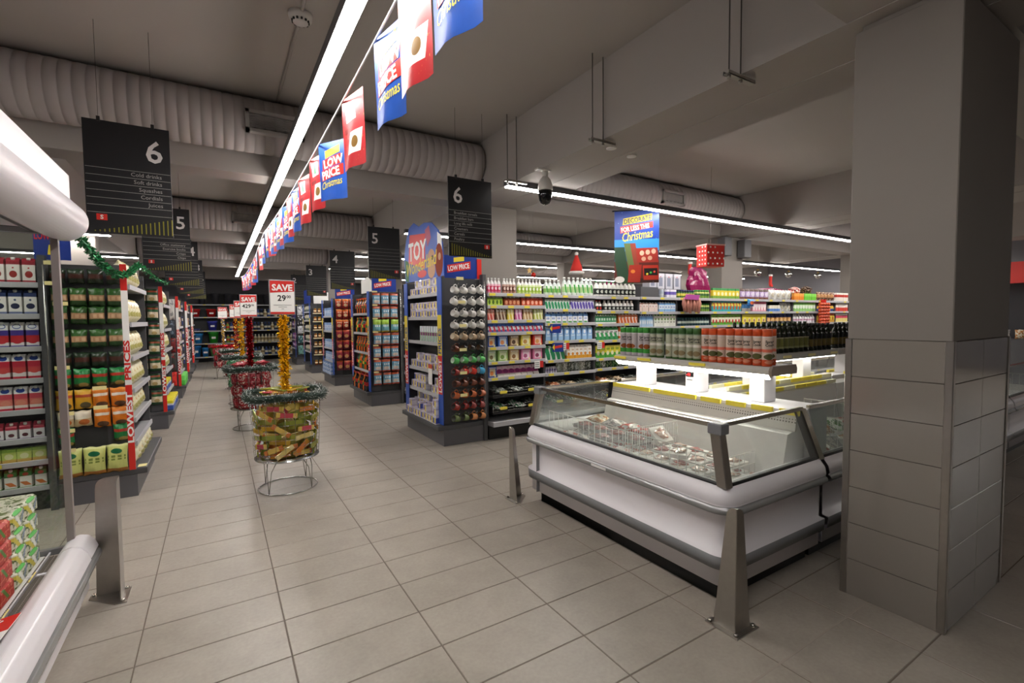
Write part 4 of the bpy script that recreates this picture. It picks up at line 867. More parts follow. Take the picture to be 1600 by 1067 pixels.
# --- 6 right: mugs on pegs, boxes of tins facing the walkway
g6 = endcap(1, 2.88, 'gondola end with mugs on pegs and blue price strips, toy banner on top', shelves=(1.82, 1.53, 1.22, .87, .59))
strip_panel(g6, 1, -.03); strip_panel(g6, 1, 1.14)
low_price_board(g6, 1, .07, .50, 2.0, .27, .06)
part('header_red', B((.50, .05, 2.0, .56, .075, 2.24), mat=REDP), g6)
# toy banner: arched board along the walkway side
pts = [(1.36, 2.02), (1.40, 2.38), (1.30, 2.62), (1.18, 2.76), (1.0, 2.80), (.82, 2.72), (.62, 2.74), (.38, 2.70), (.18, 2.58), (.06, 2.40), (.02, 2.02)]
tb = part('toy_banner', MB().prism(pts, .045, .057, 'x').mesh('banner', BLUEP), g6, label='arched blue toy banner')
def onface(pts_, nm, mat, dx=.0015): part(nm, MB().prism(pts_, .045-dx, .045, 'x').mesh(nm, mat), tb)
onface([(1.22, 2.28), (.62, 2.16), (.58, 2.60), (1.16, 2.66)], 'red_flash', REDP)
def side_text(s, size, yL, z, mat, rot=0, sx=1, dx=.003, shear=0, bold=.03, par=None):
    mb = MB(); text_on(mb, s, size, 0, 0, bold=bold, rot=rot, sx=sx, shear=shear); mb.v = [(.045-dx, yL-v[0], z+v[2]) for v in mb.v]; part('lettering', mb.mesh('l', mat), par or tb)
side_text('TOY', .33, 1.21, 2.31, WPRINT, rot=-.02, sx=.95); side_text('Wonderland', .24, 1.32, 2.10, YEL, rot=.08, sx=.88, shear=.3, bold=.01)
def disc(yc, zc, ry, rz, nm, mat, dx=.002): onface([(yc+ry*math.cos(2*PI*i/16), zc+rz*math.sin(2*PI*i/16)) for i in range(16)], nm, mat, dx)
BEAR = M('plush_tan', 'c9a184', .8); BEAR2 = M('plush_brown', '8a3a24', .8)
disc(.40, 2.28, .11, .10, 'plush_head', BEAR); disc(.40, 2.12, .12, .10, 'plush_body', BEAR, .0018); disc(.36, 2.27, .03, .03, 'plush_patch', BLACK, .003); disc(.16, 2.22, .12, .20, 'plush_brown_body', BEAR2, .0016); disc(.14, 2.26, .04, .045, 'plush_muzzle', BEAR, .003)
disc(.72, 2.10, .16, .05, 'toy_car', REDP, .002); onface([(.52, 2.42), (.40, 2.52), (.46, 2.68), (.60, 2.64)], 'toy_box', M('toy_pink', 'b0506a', .5)); onface([(.2, 2.34), (.06, 2.30), (.08, 2.50), (.2, 2.56)], 'white_label', PAPER); onface([(1.34, 2.05), (1.22, 2.02), (1.22, 2.3), (1.36, 2.34)], 'tree_picture', M('print_green', '2f6a3c', .5))
# mugs
def mug_mesh(mat, inm):
    r, h = .039, .080; mb = MB()
    mb.lathe([(r*.9, 0), (r, .006), (r, h), (r-.005, h), (r-.006, .01), (0, .01)], 16, [0, 0, 0, 1, 1])
    pts = [(r-.002, 0, h*.82)] + [(r+.012+.016*math.sin(PI*i/6), 0, h*(.82-.62*i/6)) for i in range(7)] + [(r-.002, 0, h*.2)]
    mb.tube(pts, .0055, 6); return mb.mesh('mug', [mat, inm])
def mugm(n, c, ci=None): a = M('mug_'+n, c, .2, coat=.5); return mug_mesh(a, M('mug_in_'+(ci or n), ci or c, .3) if ci else a)
MG = {k: mugm(k, *v) for k, v in dict(white=('d9d7d2',), beige=('b39a7c', 'd9cdb8'), black=('2a2523', '6a4a30'), green=('4fae58', 'd6e6d4'), red=('c02a1e', 'e6b9b0'), blue=('3f9ac6', 'c9dfe8'), brown=('6a3420', '3a1a10'), rust=('b0582c', '2a1812'), dkred=('8a1f1a', '1f1110'), olive=('5a6a3a', '2a2a1c'), amber=('b9743c', '3a2414')).items()}
rows = ['white']*4+['beige', 'mixd', 'green', 'mixr', 'brown', 'rust', 'dkred', 'mixo']
lab = dict(white='white mug', beige='beige mug', black='black mug', green='green mug with a pale inside', red='red mug with a pale inside', blue='light blue mug', brown='dark brown mug', rust='rust orange mug', dkred='dark red mug', olive='olive mug', amber='amber mug')
hk = MB().tube([(0, .07, .0), (0, -.17, .0), (0, -.18, .016)], .0025, 5).mesh('hook', WIRE)
for r, kind in enumerate(rows):
    z = 1.905-r*.137
    if kind == 'black': z += 0
    for c in range(4):
        k = kind
        if kind == 'mixd': k = ['brown', 'black', 'black', 'black'][c]
        if kind == 'mixr': k = ['dkred', 'red', 'red', 'blue'][c]
        if kind == 'mixo': k = ['olive', 'olive', 'amber', 'amber'][c]
        x = 1.53+c*.112+random.uniform(-.006, .006)
        part('peg_hook', hk, g6, (x-1.40, .0, z+.0))
        pre = {0: 'topmost hanging ', 1: 'second row ', 2: 'third row ', 3: 'fourth row '}[r] if kind == 'white' else 'hanging '
        # handle up, mouth towards -x and a little forward and down
        R_ = Matrix.Rotation(random.uniform(-.1, .12)+.3, 3, 'Z') @ Matrix.Rotation(-PI/2+.25+random.uniform(-.12, .12), 3, 'Y')
        o = solo('mug', MG[k], pre+lab[k]+' on a peg of the mug display', 'mug', Vector((x, 2.775, z+.0068))-R_ @ Vector((.067, 0, .0408)), R_.to_euler(), '%s mugs %s' % (k, pre if kind == 'white' else 'on pegs'))
for z, x in ((1.97, 1.5), (1.70, 1.52), (1.43, 1.53), (1.15, 1.53), (.88, 1.53), (.62, 1.53)): part('price_tag', B((x-1.40, -.2, z-.012, x-1.40+.09, -.197, z+.022), mat=TAGP), g6, label='pale yellow price tag')
# tins for the walkway shelves
tinb = p_box(.098, .075, .098, pm('tin_lilac', [(0, 'd9d4e2'), (.2, 'efeaf2'), (.75, 'cfc6da')], [('e', .35, .5, .2, .28, '5a4a8a'), ('r', .78, .5, .18, .4, 'e0c83c'), ('t', .4, .82, .3, .07, '6a5a9a', 26)]), .003)
tinc = p_box(.098, .075, .098, pm('tin_blue', [(0, 'd9d4e2'), (.15, '3f4fa6'), (.8, 'cfc6da')], [('r', .75, .5, .2, .3, 'e0c83c')]), .003)
mbx = p_box(.05, .04, .2, pm('brush_pack', [(0, 'd9e2e6'), (.4, '9c4a8a'), (.6, 'dfe6ea')], [('r', .5, .35, .2, .3, '6fb04a')]), .002)
def stack_aisle(x, ys, z, hgt, proto, dz, name, label, cat, rotz, group, jit=.004):
    for y, n in zip(ys, hgt):
        for k in range(n):
            solo(name, proto[(int(y*50)+k) % len(proto)] if isinstance(proto, list) else proto, label, cat, (x+random.uniform(-jit, jit), y, z+.0005+k*dz), rotz+random.uniform(-.03, .03), group)
YS = [3.033+.104*i for i in range(10)]
RZ = -PI/2          # front (-y) turned to face -x
for z, hg, w in ((1.82, [1, 2, 1, 2, 2, 2, 1, 2, 1, 1], 'the top shelf'), (1.53, [2]*7+[2, 1, 2], 'the second shelf'), (.87, [2, 2, 1, 2, 2, 2, 1, 2, 1, 1], 'the fourth shelf'), (.59, [1, 2, 1, 0, 0, 2, 2, 2, 2, 1], 'the fifth shelf')):
    lb_ = 'lilac and yellow tin pack on %s under the toy banner' % w
    stack_aisle(1.462, YS, z, hg, [tinb, tinb, tinc], .099, 'tin_pack', lb_, 'pack', RZ, lb_)
fill(mbx, 3.05, 3.75, 1.47, 1.2205, 9, 'brush_pack', 'slim hanging brush pack on the third shelf under the toy banner', 'pack', 'slim brush packs', rot=RZ, alongy=True)
for d, hg in ((1.385, [3, 1, 1, 2, 1, 2, 1, 1, 2, 1]), (1.50, [3, 3, 3, 3, 2, 3, 3, 2, 3, 2])):
    stack_aisle(d, YS, .2455, hg, [tinb, tinc, tinb], .099, 'tin_pack', 'lilac and yellow tin pack stacked on the base deck', 'pack', RZ, 'tin packs on the base deck')
t = thing('price_card', 'white price card with a red head clipped among the tins', 'card', (1.393, 3.25, .70)); part('card', B((-.003, -.06, 0, 0, .06, .2), mat=PAPER), t); part('red_head', B((-.0035, -.06, .2, 0, .06, .25), mat=M('card_orange', 'c9542c', .5)), t)

# --- 5 right: cola on the walkway side, blue pouches on pegs
g5 = endcap(1, 6.0, 'gondola end with cola bottles and rows of blue pouches on pegs', shelves=(1.62, 1.27, .92, .6)); strip_panel(g5, 1, -.03); strip_panel(g5, 1, 1.14); low_price_board(g5, 1, .07, .5, 2.0, .25, .06)
part('arch_card', MB().prism([(.9, 2.0), (.2, 2.0), (.2, 2.2), (.45, 2.28), (.9, 2.25)], .1, .106, 'x').mesh('arch', PAPER), g5)
def pouch_m(nm, bands, emb=(), **k): return pm(nm, bands, emb, rough=.28, bump=.25, bscale=6, **k)
po = [p_pouch(.142, .215, .05, pouch_m('pouch_blue', [(0, 'c9503a'), (.12, '9fc6d6'), (.45, '6fa6c4'), (.78, 'b9542c'), (.9, '7a2c1c')], [('e', .5, .3, .34, .12, 'e6d2c4'), ('t', .5, .6, .36, .07, 'eaf0f0', 26)]), 61), p_pouch(.142, .218, .055, pouch_m('pouch_lime', [(0, 'd9c04a'), (.12, '7ab8c6'), (.6, 'a9cc4a'), (.9, '9ac040')], [('t', .5, .5, .36, .08, 'f0f4f0', 26)]), 62)]
def hang(parent, protos, xs, y, ztop, name, label, cat, group, hx=0.0, hy=0.0, rot=0, skip=(), jit=.006):
    for i, x in enumerate(xs):
        if i in skip: continue
        me = protos[i % len(protos)]; h = max(v.co.z for v in me.vertices)
        o = solo(name, me, label, cat, (x+random.uniform(-jit, jit), y, ztop-h), (random.uniform(-.06, .1), random.uniform(-.03, .03), rot+random.uniform(-.12, .12)), group)
XP = [1.40+.12+.155*i for i in range(3)]
for r in range(7):
    hang(g5, [po[1] if r == 2 else po[0]], XP, 5.985, 1.98-r*.232, 'snack_pouch', ('lime and blue' if r == 2 else 'blue and orange')+' snack pouch hanging on the cola gondola end', 'pouch', 'pouches on the cola end')
    part('price_tag', B((.03, -.08, 1.98-r*.232-.0, .12, -.077, 1.98-r*.232+.025), mat=TAGP), g5)
cola = p_bottle(.042, .29, pm('cola', [(0, '1a0f0d'), (.34, 'b3261e'), (.56, '1a0f0d')], rough=.15), CAPR, .4, .58); orng = p_bottle(.042, .28, pm('orange_soda', [(0, 'd8641c'), (.34, '2f7a34'), (.52, 'd8701c')], rough=.15), M('cap_orange', 'e07a1c', .4), .4, .58); lemo = p_bottle(.042, .28, pm('lemon_soda', [(0, '3f7a3a'), (.34, 'e0d23c'), (.52, '3f7a3a')], rough=.15), CAPG, .4, .58)
for z, pr, w in ((1.62, [cola, orng], 'top'), (1.27, [cola, lemo, orng, cola], 'second'), (.92, [orng, cola], 'third'), (.6, [orng, lemo, cola, orng], 'fourth')):
    fill(pr, 6.13, 7.1, 1.465, z+.0005, 11, 'soda_bottle', 'soda bottle on the %s walkway shelf of the cola gondola end' % w, 'bottle', 'soda bottles %s' % w, rot=RZ, alongy=True)
for x, n in ((1.385, 10), (1.49, 10)): fill([cola, cola, orng], 6.1, 7.15, x, .2455, n, 'soda_bottle', 'soda bottle standing on the base deck of the cola gondola end', 'bottle', 'soda bottles base', rot=RZ, alongy=True)

# --- 4 right: blue boxes, red bags
g4 = endcap(1, 9.05, 'gondola end with pale blue boxes and rows of orange red bags on pegs', shelves=(1.6, 1.25, .85, .55)); strip_panel(g4, 1, -.03); strip_panel(g4, 1, 1.14); low_price_board(g4, 1, .07, .5, 2.0, .25, .06)
bg = [p_pouch(.142, .22, .06, pouch_m('bag_red', [(0, '8a1f24'), (.3, 'c0402c'), (.65, 'd9602c'), (.88, 'e08a3c')], [('e', .5, .4, .3, .16, 'd9b48a'), ('t', .5, .7, .34, .06, 'f0e0c8', 24)]), 63), p_pouch(.142, .22, .06, pouch_m('bag_maroon', [(0, '6a1830'), (.4, 'a02c3c'), (.8, 'c0502c')], [('e', .5, .4, .3, .18, 'd9a06a')]), 64)]
for r in range(7): hang(g4, [bg[0] if r < 3 else bg[1]], XP, 9.035, 1.99-r*.235, 'sweet_bag', ('orange red' if r < 3 else 'maroon')+' sweet bag hanging on the blue box gondola end', 'bag', 'hanging sweet bags')
bb4 = p_box(.16, .1, .2, pm('soap_box', [(0, '9fb6d6'), (.4, 'd6e0ee'), (.7, '7a9ac6')], [('t', .5, .55, .36, .1, '3a5aa0', 24)]), .004)
for z, w in ((1.6, 'top'), (1.25, 'second'), (.85, 'third'), (.55, 'fourth')): fill(bb4, 9.16, 10.22, 1.469, z+.0005, 6, 'soap_box', 'pale blue box on the %s shelf of the red bag gondola end' % w, 'box', 'pale blue boxes %s' % w, rot=RZ, alongy=True)
bb4b = p_box(.16, .09, .088, MATS['soap_box'], .004)
for k in range(3): fill(bb4b, 9.16, 10.18, 1.388, .2455+k*.0885, 6-k, 'soap_box', 'pale blue box stacked on the base deck, layer %s' % ('one', 'two', 'three')[k], 'box', 'pale blue boxes base', rot=RZ, alongy=True)

# --- 3 and 2 right
g3 = endcap(1, 12.15, 'gondola end with seven shelves of amber jars', peg=False, shelves=(1.75, 1.5, 1.2, .9, .6)); strip_panel(g3, 1, -.03); strip_panel(g3, 1, 1.14)
jam = p_jar(.040, .13, pm('amber_jar', [(0, '7a3a18'), (.3, 'e0c89a'), (.6, 'a0582c')], rough=.2), GOLD)
for r in range(7):
    z = .3+r*.235
    if r: sh_ = part('shelf', B((.06, -.04, -.015, .53, .07, 0), mat=SHELFM), g3, (0, 0, z)); part('price_rail', B((.06, -.052, -.025, .53, -.04, .01), mat=M('rail_cream', 'c9c09a', .5)), sh_)
    fill(jam, 1.47, 1.91, 12.1525, (z if r else .245)+.0005, 4, 'jam_jar', 'amber jar with a gold lid on the jar gondola end', 'jar', 'amber jars', jit=.0005)
for z in (1.75, 1.5, 1.2, .9, .6): fill([p_box(.1, .09, .17, pm('misc_a', [(0, '7a8a5a'), (.5, 'c9c4b0')]), .003), p_box(.1, .09, .14, pm('misc_b', [(0, '3a4a6a'), (.5, 'd9d0b8')]), .003)], 12.28, 13.3, 1.466, z+.0005, 8, 'pantry_box', 'green and navy pantry box facing the walkway on the jar gondola end', 'box', 'pantry boxes', rot=RZ, alongy=True)
part('white_header', B((.1, .02, 1.98, .5, .03, 2.3), mat=PAPER), g3); part('picture_header', B((.02, .05, 2.0, .03, 1.2, 2.4), mat=BLUED), g3)
g2 = endcap(1, 15.2, 'gondola end with dark hanging goods near the back wall', shelves=(1.6, 1.25, .85, .55)); strip_panel(g2, 1, -.03)
for r, (c, hh) in enumerate((('d9d9dc', .3), ('2a2c30', .3), ('c9ccd2', .25), ('3a6a70', .25), ('6fa09a', .3))):
    me = p_pouch(.18, hh, .05, pm('dark_good%d' % r, [(0, c)], mot=(4, 'e6e6e6' if r % 2 else '33353a', .58)), 70+r); hang(g2, [me], [1.55, 1.75], 15.18, 1.98-r*.33, 'hanging_ware', ['pale', 'black', 'silver', 'teal', 'pale teal'][r]+' household item hanging on the farthest right gondola end', 'household item', 'hanging household items')
for z in (1.6, 1.25, .85, .55): fill(p_pouch(.16, .22, .06, pouch_m('bag_purple', [(0, '5a2a7a'), (.4, 'c9b4d6'), (.7, '7a3a9a')]), 76), 15.3, 16.3, 1.46, z+.0005, 6, 'chip_bag', 'purple and white bag facing the walkway at the far gondola end', 'bag', 'purple bags', rot=RZ, alongy=True)

# ------------------------------------------------------------------ gondola runs behind the right ends
for y, nm, prs in ((6.0, 'behind the cola end', [jam, tj]), (9.05, 'behind the red bag end', [jam]), (12.15, 'behind the jar end', [tj]), (15.2, 'behind the farthest end', [jam])):
    bay('gondola_run', 'long grey gondola run '+nm, 'shelving', 2.0, 6.8, y, [1.75, 1.45, 1.15, .85, .55], tagn=6)
    for z in (1.75, 1.45, 1.15, .85, .55): fill(prs, 2.05, 3.1, y+.07, z+.0005, 9, 'stock_jar', 'assorted jar or bottle on the gondola run '+nm, 'jar', 'stock '+nm)
    struct_back = None

# ================================================================== LEFT ENDS
RZL = PI/2
l6 = endcap(-1, 2.9, 'gondola end with bird seed bags on black pegboard beside the white chiller', shelves=(1.83, 1.5, 1.2, .92, .66, .45), width=.53)
face_strip(l6, .0, .045)
XL = [-1.98+.06+.116*i for i in range(4)]
def lb(nm, w, h, t_, bands, emb, seed): return p_pouch(w, h, t_, pouch_m(nm, bands, emb), seed)
seedb = [lb('seed_bag%d' % k, .106, .145, .05, [(0, '24471f'), (.3, 'b08a66'), (.62, '2f5a24')], [('t', .5, .45, .4, .1, 'c9a884', 18)], 80+k) for k in range(2)]
darkb = [lb('dark_seed', .105, .118, .05, [(0, '1c2a1c'), (.35, '4a2c24'), (.65, '1f331f')], [], 83)]
grn = [lb('green_bag', .104, .15, .055, [(0, '3a3a1c'), (.2, '1f7a3c'), (.9, '2a8a48')], [('d', .5, .62, .5, .08, 'b93a2c', -.3), ('e', .62, .16, .3, .12, 'a08a4a')], 84)]
yelb = [lb('yellow_bag', .112, .16, .05, [(0, 'd9a52c'), (.88, 'e0b840')], [('e', .62, .2, .3, .16, '5a5030'), ('d', .5, .66, .46, .07, 'b9502c', -.2)], 85)]; orb = [lb('orange_bag', .112, .16, .05, [(0, 'd9781c'), (.88, 'e08a2c')], [('e', .55, .18, .34, .15, '5a3a24'), ('d', .5, .68, .42, .07, 'f0e4d2', -.2)], 86)]
crm = [lb('cream_bag', .11, .13, .05, [(0, 'c9b48a'), (.5, 'e0d9c4'), (.9, 'cfc4a8')], [('e', .55, .3, .3, .18, 'c06a2c')], 87)]; lim = [lb('lime_bag', .145, .235, .065, [(0, 'a8702c'), (.15, 'c9cf7a'), (.92, 'd6da92')], [('e', .5, .76, .26, .09, '1f6a44'), ('t', .5, .58, .4, .04, '7a8a3c', 22), ('t', .5, .48, .4, .03, '7a8a3c', 22)], 88)]
YL = 2.905
for zt, pr, lbl, sk in ((1.955, darkb, 'dark green seed bag in the top row', ()), (1.80, seedb, 'green seed bag with tan band in the second row', ()), (1.65, seedb, 'green seed bag with tan band in the third row', ()), (1.46, seedb, 'green seed bag with tan band in the fourth row', ()), (1.27, darkb, 'dark maroon seed bag under the tan banded bags', ()), (1.135, grn, 'bright green seed bag with red flash', ()), (.965, None, '', ()), (.80, None, '', ()), (.655, grn, 'bright green seed bag low on the pegboard', (1, 2)), (.50, None, '', ())):
    if pr: hang(l6, pr, XL, YL, zt, 'seed_bag', lbl+' on the pegboard', 'bag', lbl+' row', skip=sk)
hang(l6, yelb, XL[:2], YL, .965, 'nut_bag', 'yellow nut bag on the pegboard', 'bag', 'yellow nut bags'); hang(l6, orb, XL[2:], YL, .965, 'nut_bag', 'orange nut bag in the upper orange row', 'bag', 'upper orange bags')
hang(l6, crm, XL[:2], YL, .79, 'nut_bag', 'cream nut bag on the pegboard', 'bag', 'cream nut bags'); hang(l6, orb, XL[2:], YL, .80, 'nut_bag', 'smaller orange nut bag in the lower orange row', 'bag', 'lower orange bags')
hang(l6, lim, [XL[0]+.022, XL[0]+.171, XL[0]+.318], YL-.015, .482, 'nut_bag', 'large lime bag with a dark green oval at the bottom of the pegboard', 'bag', 'lime bags')
for z, x in ((2.0, -.5), (1.84, -.5), (1.68, -.46), (1.17, -.47), (.80, -.46), (.99, -.25), (.83, -.25), (.66, -.46), (.50, -.46)): part('price_tag', B((x, -.105, z-.03, x+.09, -.102, z), mat=TAGP), l6, label='pale yellow price tag')
ban = part('header_board', B((-.58, .02, 2.02, -.36, .03, 2.3), mat=BLUED), l6); mb = MB(); text_on(mb, 'LOW PRICE', .08, -.575, 2.18, y=.0175, bold=.03, sx=.5); part('lettering', mb.mesh('l', REDP), ban)
mb = MB(); mb.prism([(-.5, 2.06), (-.44, 2.06), (-.45, 2.13), (-.49, 2.14)], .0185, .0195, 'y'); part('gold_print', mb.mesh('gp', YEL), ban)
creamb = p_pouch(.17, .24, .09, pouch_m('flour_bag', [(0, 'd9d0a0'), (.2, 'e9e4c4'), (.85, 'd6cf9a')], [('e', .5, .4, .3, .12, 'b9b46a'), ('r', .5, .66, .3, .05, 'c9a85a')]), 90)
for z, w in ((1.83, 'top'), (1.5, 'second'), (1.2, 'third'), (.92, 'fourth'), (.66, 'fifth')): fill(creamb, 3.02, 3.9, -1.55, z+.0005, 5, 'bean_bag', 'cream bag on the %s walkway shelf beside the red price strip' % w, 'bag', 'cream bags %s' % w, rot=RZL, alongy=True, sz=.92)
fill(creamb, 3.02, 4.1, -1.52, .2455, 6, 'bean_bag', 'cream bag standing on the base deck beside the red price strip', 'bag', 'cream bags base', rot=RZL, alongy=True, sz=.7)
part('deck_label', B((.0, .03, .2455, .06, .12, .2475), mat=TAGP), l6); 
l5 = endcap(-1, 5.95, 'gondola end with dark green sachets on black pegboard', shelves=(1.75, 1.4, 1.1, .8, .5), width=.5); face_strip(l5, .0, .045)
sach = lb('dark_sachet', .128, .2, .05, [(0, '1f4a2c'), (.2, 'd9cdb0'), (.58, '2a5a34'), (.75, '9a4a2c'), (.86, '1f4028')], [('e', .5, .32, .24, .12, 'b9a06a')], 91)
for r in range(7): hang(l5, [sach], [-1.875, -1.735, -1.595], 5.93, 1.97-r*.235, 'spice_sachet', 'dark green sachet with cream panel on the second left gondola end', 'sachet', 'dark green sachets')
yb = p_box(.14, .12, .14, pm('yel_blue', [(0, '3a5ab0'), (.5, 'd9dce6'), (.68, 'e6d62c')]), .01)
for z, pr in ((1.75, creamb), (1.4, creamb), (1.1, creamb), (.8, creamb), (.5, yb)): fill(pr, 6.05, 7.0, -1.557, z+.0005, 5, 'household_pack', 'pack facing the walkway on the second left gondola end', 'pack', 'packs second left end', rot=RZL, alongy=True)
fill(yb, 6.02, 7.1, -1.48, .2455, 6, 'detergent_tub', 'yellow and blue tub on the base deck of the second left gondola end', 'tub', 'yellow blue tubs', rot=RZL, alongy=True)
l4 = endcap(-1, 9.05, 'gondola end with red and black goods on pegs', shelves=(1.75, 1.4, 1.1, .8, .5), width=.5); face_strip(l4, .0, .045)
ztl = 1.95
for r, (c, d, hh, nm) in enumerate((('c9c6c2', '8a8a8a', .40, 'pale'), ('2c3440', '6a7a8a', .33, 'slate'), ('7a1f20', '2a1010', .28, 'dark red'), ('3a3c38', '7a2020', .36, 'charcoal'), ('e0342a', 'c02018', .27, 'bright red'))):
    hang(l4, [p_pouch(.17, hh, .05, pm('l4_%d' % r, [(0, c)], mot=(3, d, .55)), 92+r)], [-1.83, -1.625], 9.03, ztl, 'hanging_ware', nm+' household item on the third left gondola end', 'household item', nm+' items'); ztl -= hh+.012
gsp = p_box(.1, .1, .2, pm('sponge', [(0, '5ac84a'), (.5, '7ae06a')], [('r', .3, .5, .05, .5, '3fa83a'), ('r', .7, .5, .05, .5, '3fa83a')]), .012)
mixp = [p_box(.11, .1, .2, pm('mixp%d' % k, [(0, c), (.5, d), (.8, c)]), .004) for k, (c, d) in enumerate((('b9302c', 'e6e0da'), ('2c3a7a', 'd6d0c4'), ('d9c04a', '7a2c24'), ('e6e0dc', 'a02c30')))]
for z in (1.75, 1.4, 1.1, .8, .5): fill(mixp, 9.15, 10.1, -1.55, z+.0005, 7, 'household_pack', 'mixed colour pack facing the walkway on the third left gondola end', 'pack', 'packs third left end', rot=RZL, alongy=True)
fill(gsp, 9.1, 10.1, -1.47, .2455, 6, 'sponge_pack', 'bright green sponge pack on the base deck', 'pack', 'green sponge packs', rot=RZL, alongy=True)
for y, nm in ((12.1, 'fourth left gondola end with red strips and mixed packs'), (15.15, 'last left gondola end by the back wall with mixed packs')):
    l = endcap(-1, y, nm, shelves=(1.75, 1.4, 1.1, .8, .5), width=.5); face_strip(l, .0, .045)
    for z in (1.75, 1.4, 1.1, .8, .5, .245): fill(mixp, y+.1, y+1.1, -1.55, z+.0005, 7, 'household_pack', 'mixed colour pack facing the walkway on the '+nm.split(' with')[0], 'pack', 'packs '+nm, rot=RZL, alongy=True)
    for r in range(5): hang(l, mixp[:2], [-1.84, -1.62], y-.03, 1.95-r*.32, 'household_pack', 'boxed item hanging on the '+nm.split(' with')[0], 'pack', 'hanging boxed '+nm)
# juice run behind the left end
JZ = [1.825, 1.575, 1.315, 1.06, .81, .58, .395, .185]
jr = bay('juice_shelving', 'tall shelving of juice cartons seen through the glass of the chiller', 'shelving', -5.2, -2.045, 2.95, JZ, tagn=10, base=False, top=2.1)
part('kick', B((0, .0, 0, 3.15, .34, .16), mat=TOE), jr)
def jc(nm, bands, emb, h, w=.075, cap=CAPW, g=.12): return p_carton(w, .07, h, pm(nm, bands, emb), cap, g)
JR = [(jc('j_pom', [(0, 'b0283a'), (.13, 'efe9e4'), (.72, 'a02434')], [('e', .5, .36, .3, .13, '9a2c28'), ('e', .5, .6, .08, .03, 'c02c3a')], .205), 'white and red pomegranate juice carton on the top shelf'), (jc('j_blue', [(0, '7a86b0'), (.14, 'eceae6'), (.72, '2c3c6a')], [('e', .5, .36, .34, .11, '2a3050'), ('e', .5, .6, .1, .04, '4a5a7a')], .2), 'white and navy blueberry juice carton'), (jc('j_cran', [(0, '5a4aa0'), (.1, 'e9e4e6'), (.22, 'c02c34'), (.48, '4a3a90'), (.68, 'efeef0')], [('e', .5, .3, .42, .13, 'c8323a'), ('e', .5, .82, .34, .09, '2c4aa0'), ('e', .5, .82, .28, .06, 'e9eef6')], .205), 'purple and red cranberry juice carton'), (jc('j_rasp', [(0, 'c8344a'), (.14, 'efe6e6'), (.3, 'd04a4c'), (.5, 'c82c44'), (.72, 'efeef0')], [('e', .5, .83, .34, .09, '2c4aa0'), ('e', .5, .36, .4, .1, 'd8504c')], .205), 'red raspberry juice carton'), (jc('j_peach', [(0, 'd0344c'), (.14, 'f0e4dc'), (.25, 'e0786a'), (.5, 'd04a5a'), (.7, 'efeef0')], [('e', .5, .83, .34, .09, '2c4aa0'), ('e', .5, .36, .4, .1, 'e6907a')], .195), 'peach and red juice carton'), (jc('j_small', [(0, '7a3a8a'), (.1, 'e9e6ea'), (.6, 'b02c44')], [('e', .5, .3, .28, .1, '5a2c34')], .14, .065, CAPW, .25), 'small white carton with purple top and white cap'), (p_box(.085, .07, .115, pm('j_lime', [(0, 'dcb45a'), (.3, 'c6d86a'), (.8, '9ac04a')], [('e', .5, .5, .3, .2, 'e6e8b0')]), .004), 'lime and yellow juice block'), (jc('j_carrot', [(0, '5a9a3a'), (.08, 'efede6'), (.62, '2f7a34')], [('d', .5, .26, .3, .1, 'd9742c', 2.2), ('e', .5, .72, .26, .08, 'c0392c')], .155, .07), 'white and green carrot juice carton on the bottom shelf')]
for (me, lb_), z in zip(JR, JZ): fill(me, -3.65, -2.06, 3.01, z+.0005, 18 if 'small' not in lb_ else 20, 'juice_carton', lb_+' in the juice shelving', 'carton', lb_)
for y, nm in ((5.95, 'second left'), (9.05, 'third left'), (12.1, 'fourth left'), (15.15, 'last left')): bay('gondola_run', 'long grey gondola run behind the %s gondola end' % nm, 'shelving', -6.2, -2.0, y, [1.75, 1.4, 1.05, .7], tagn=4)

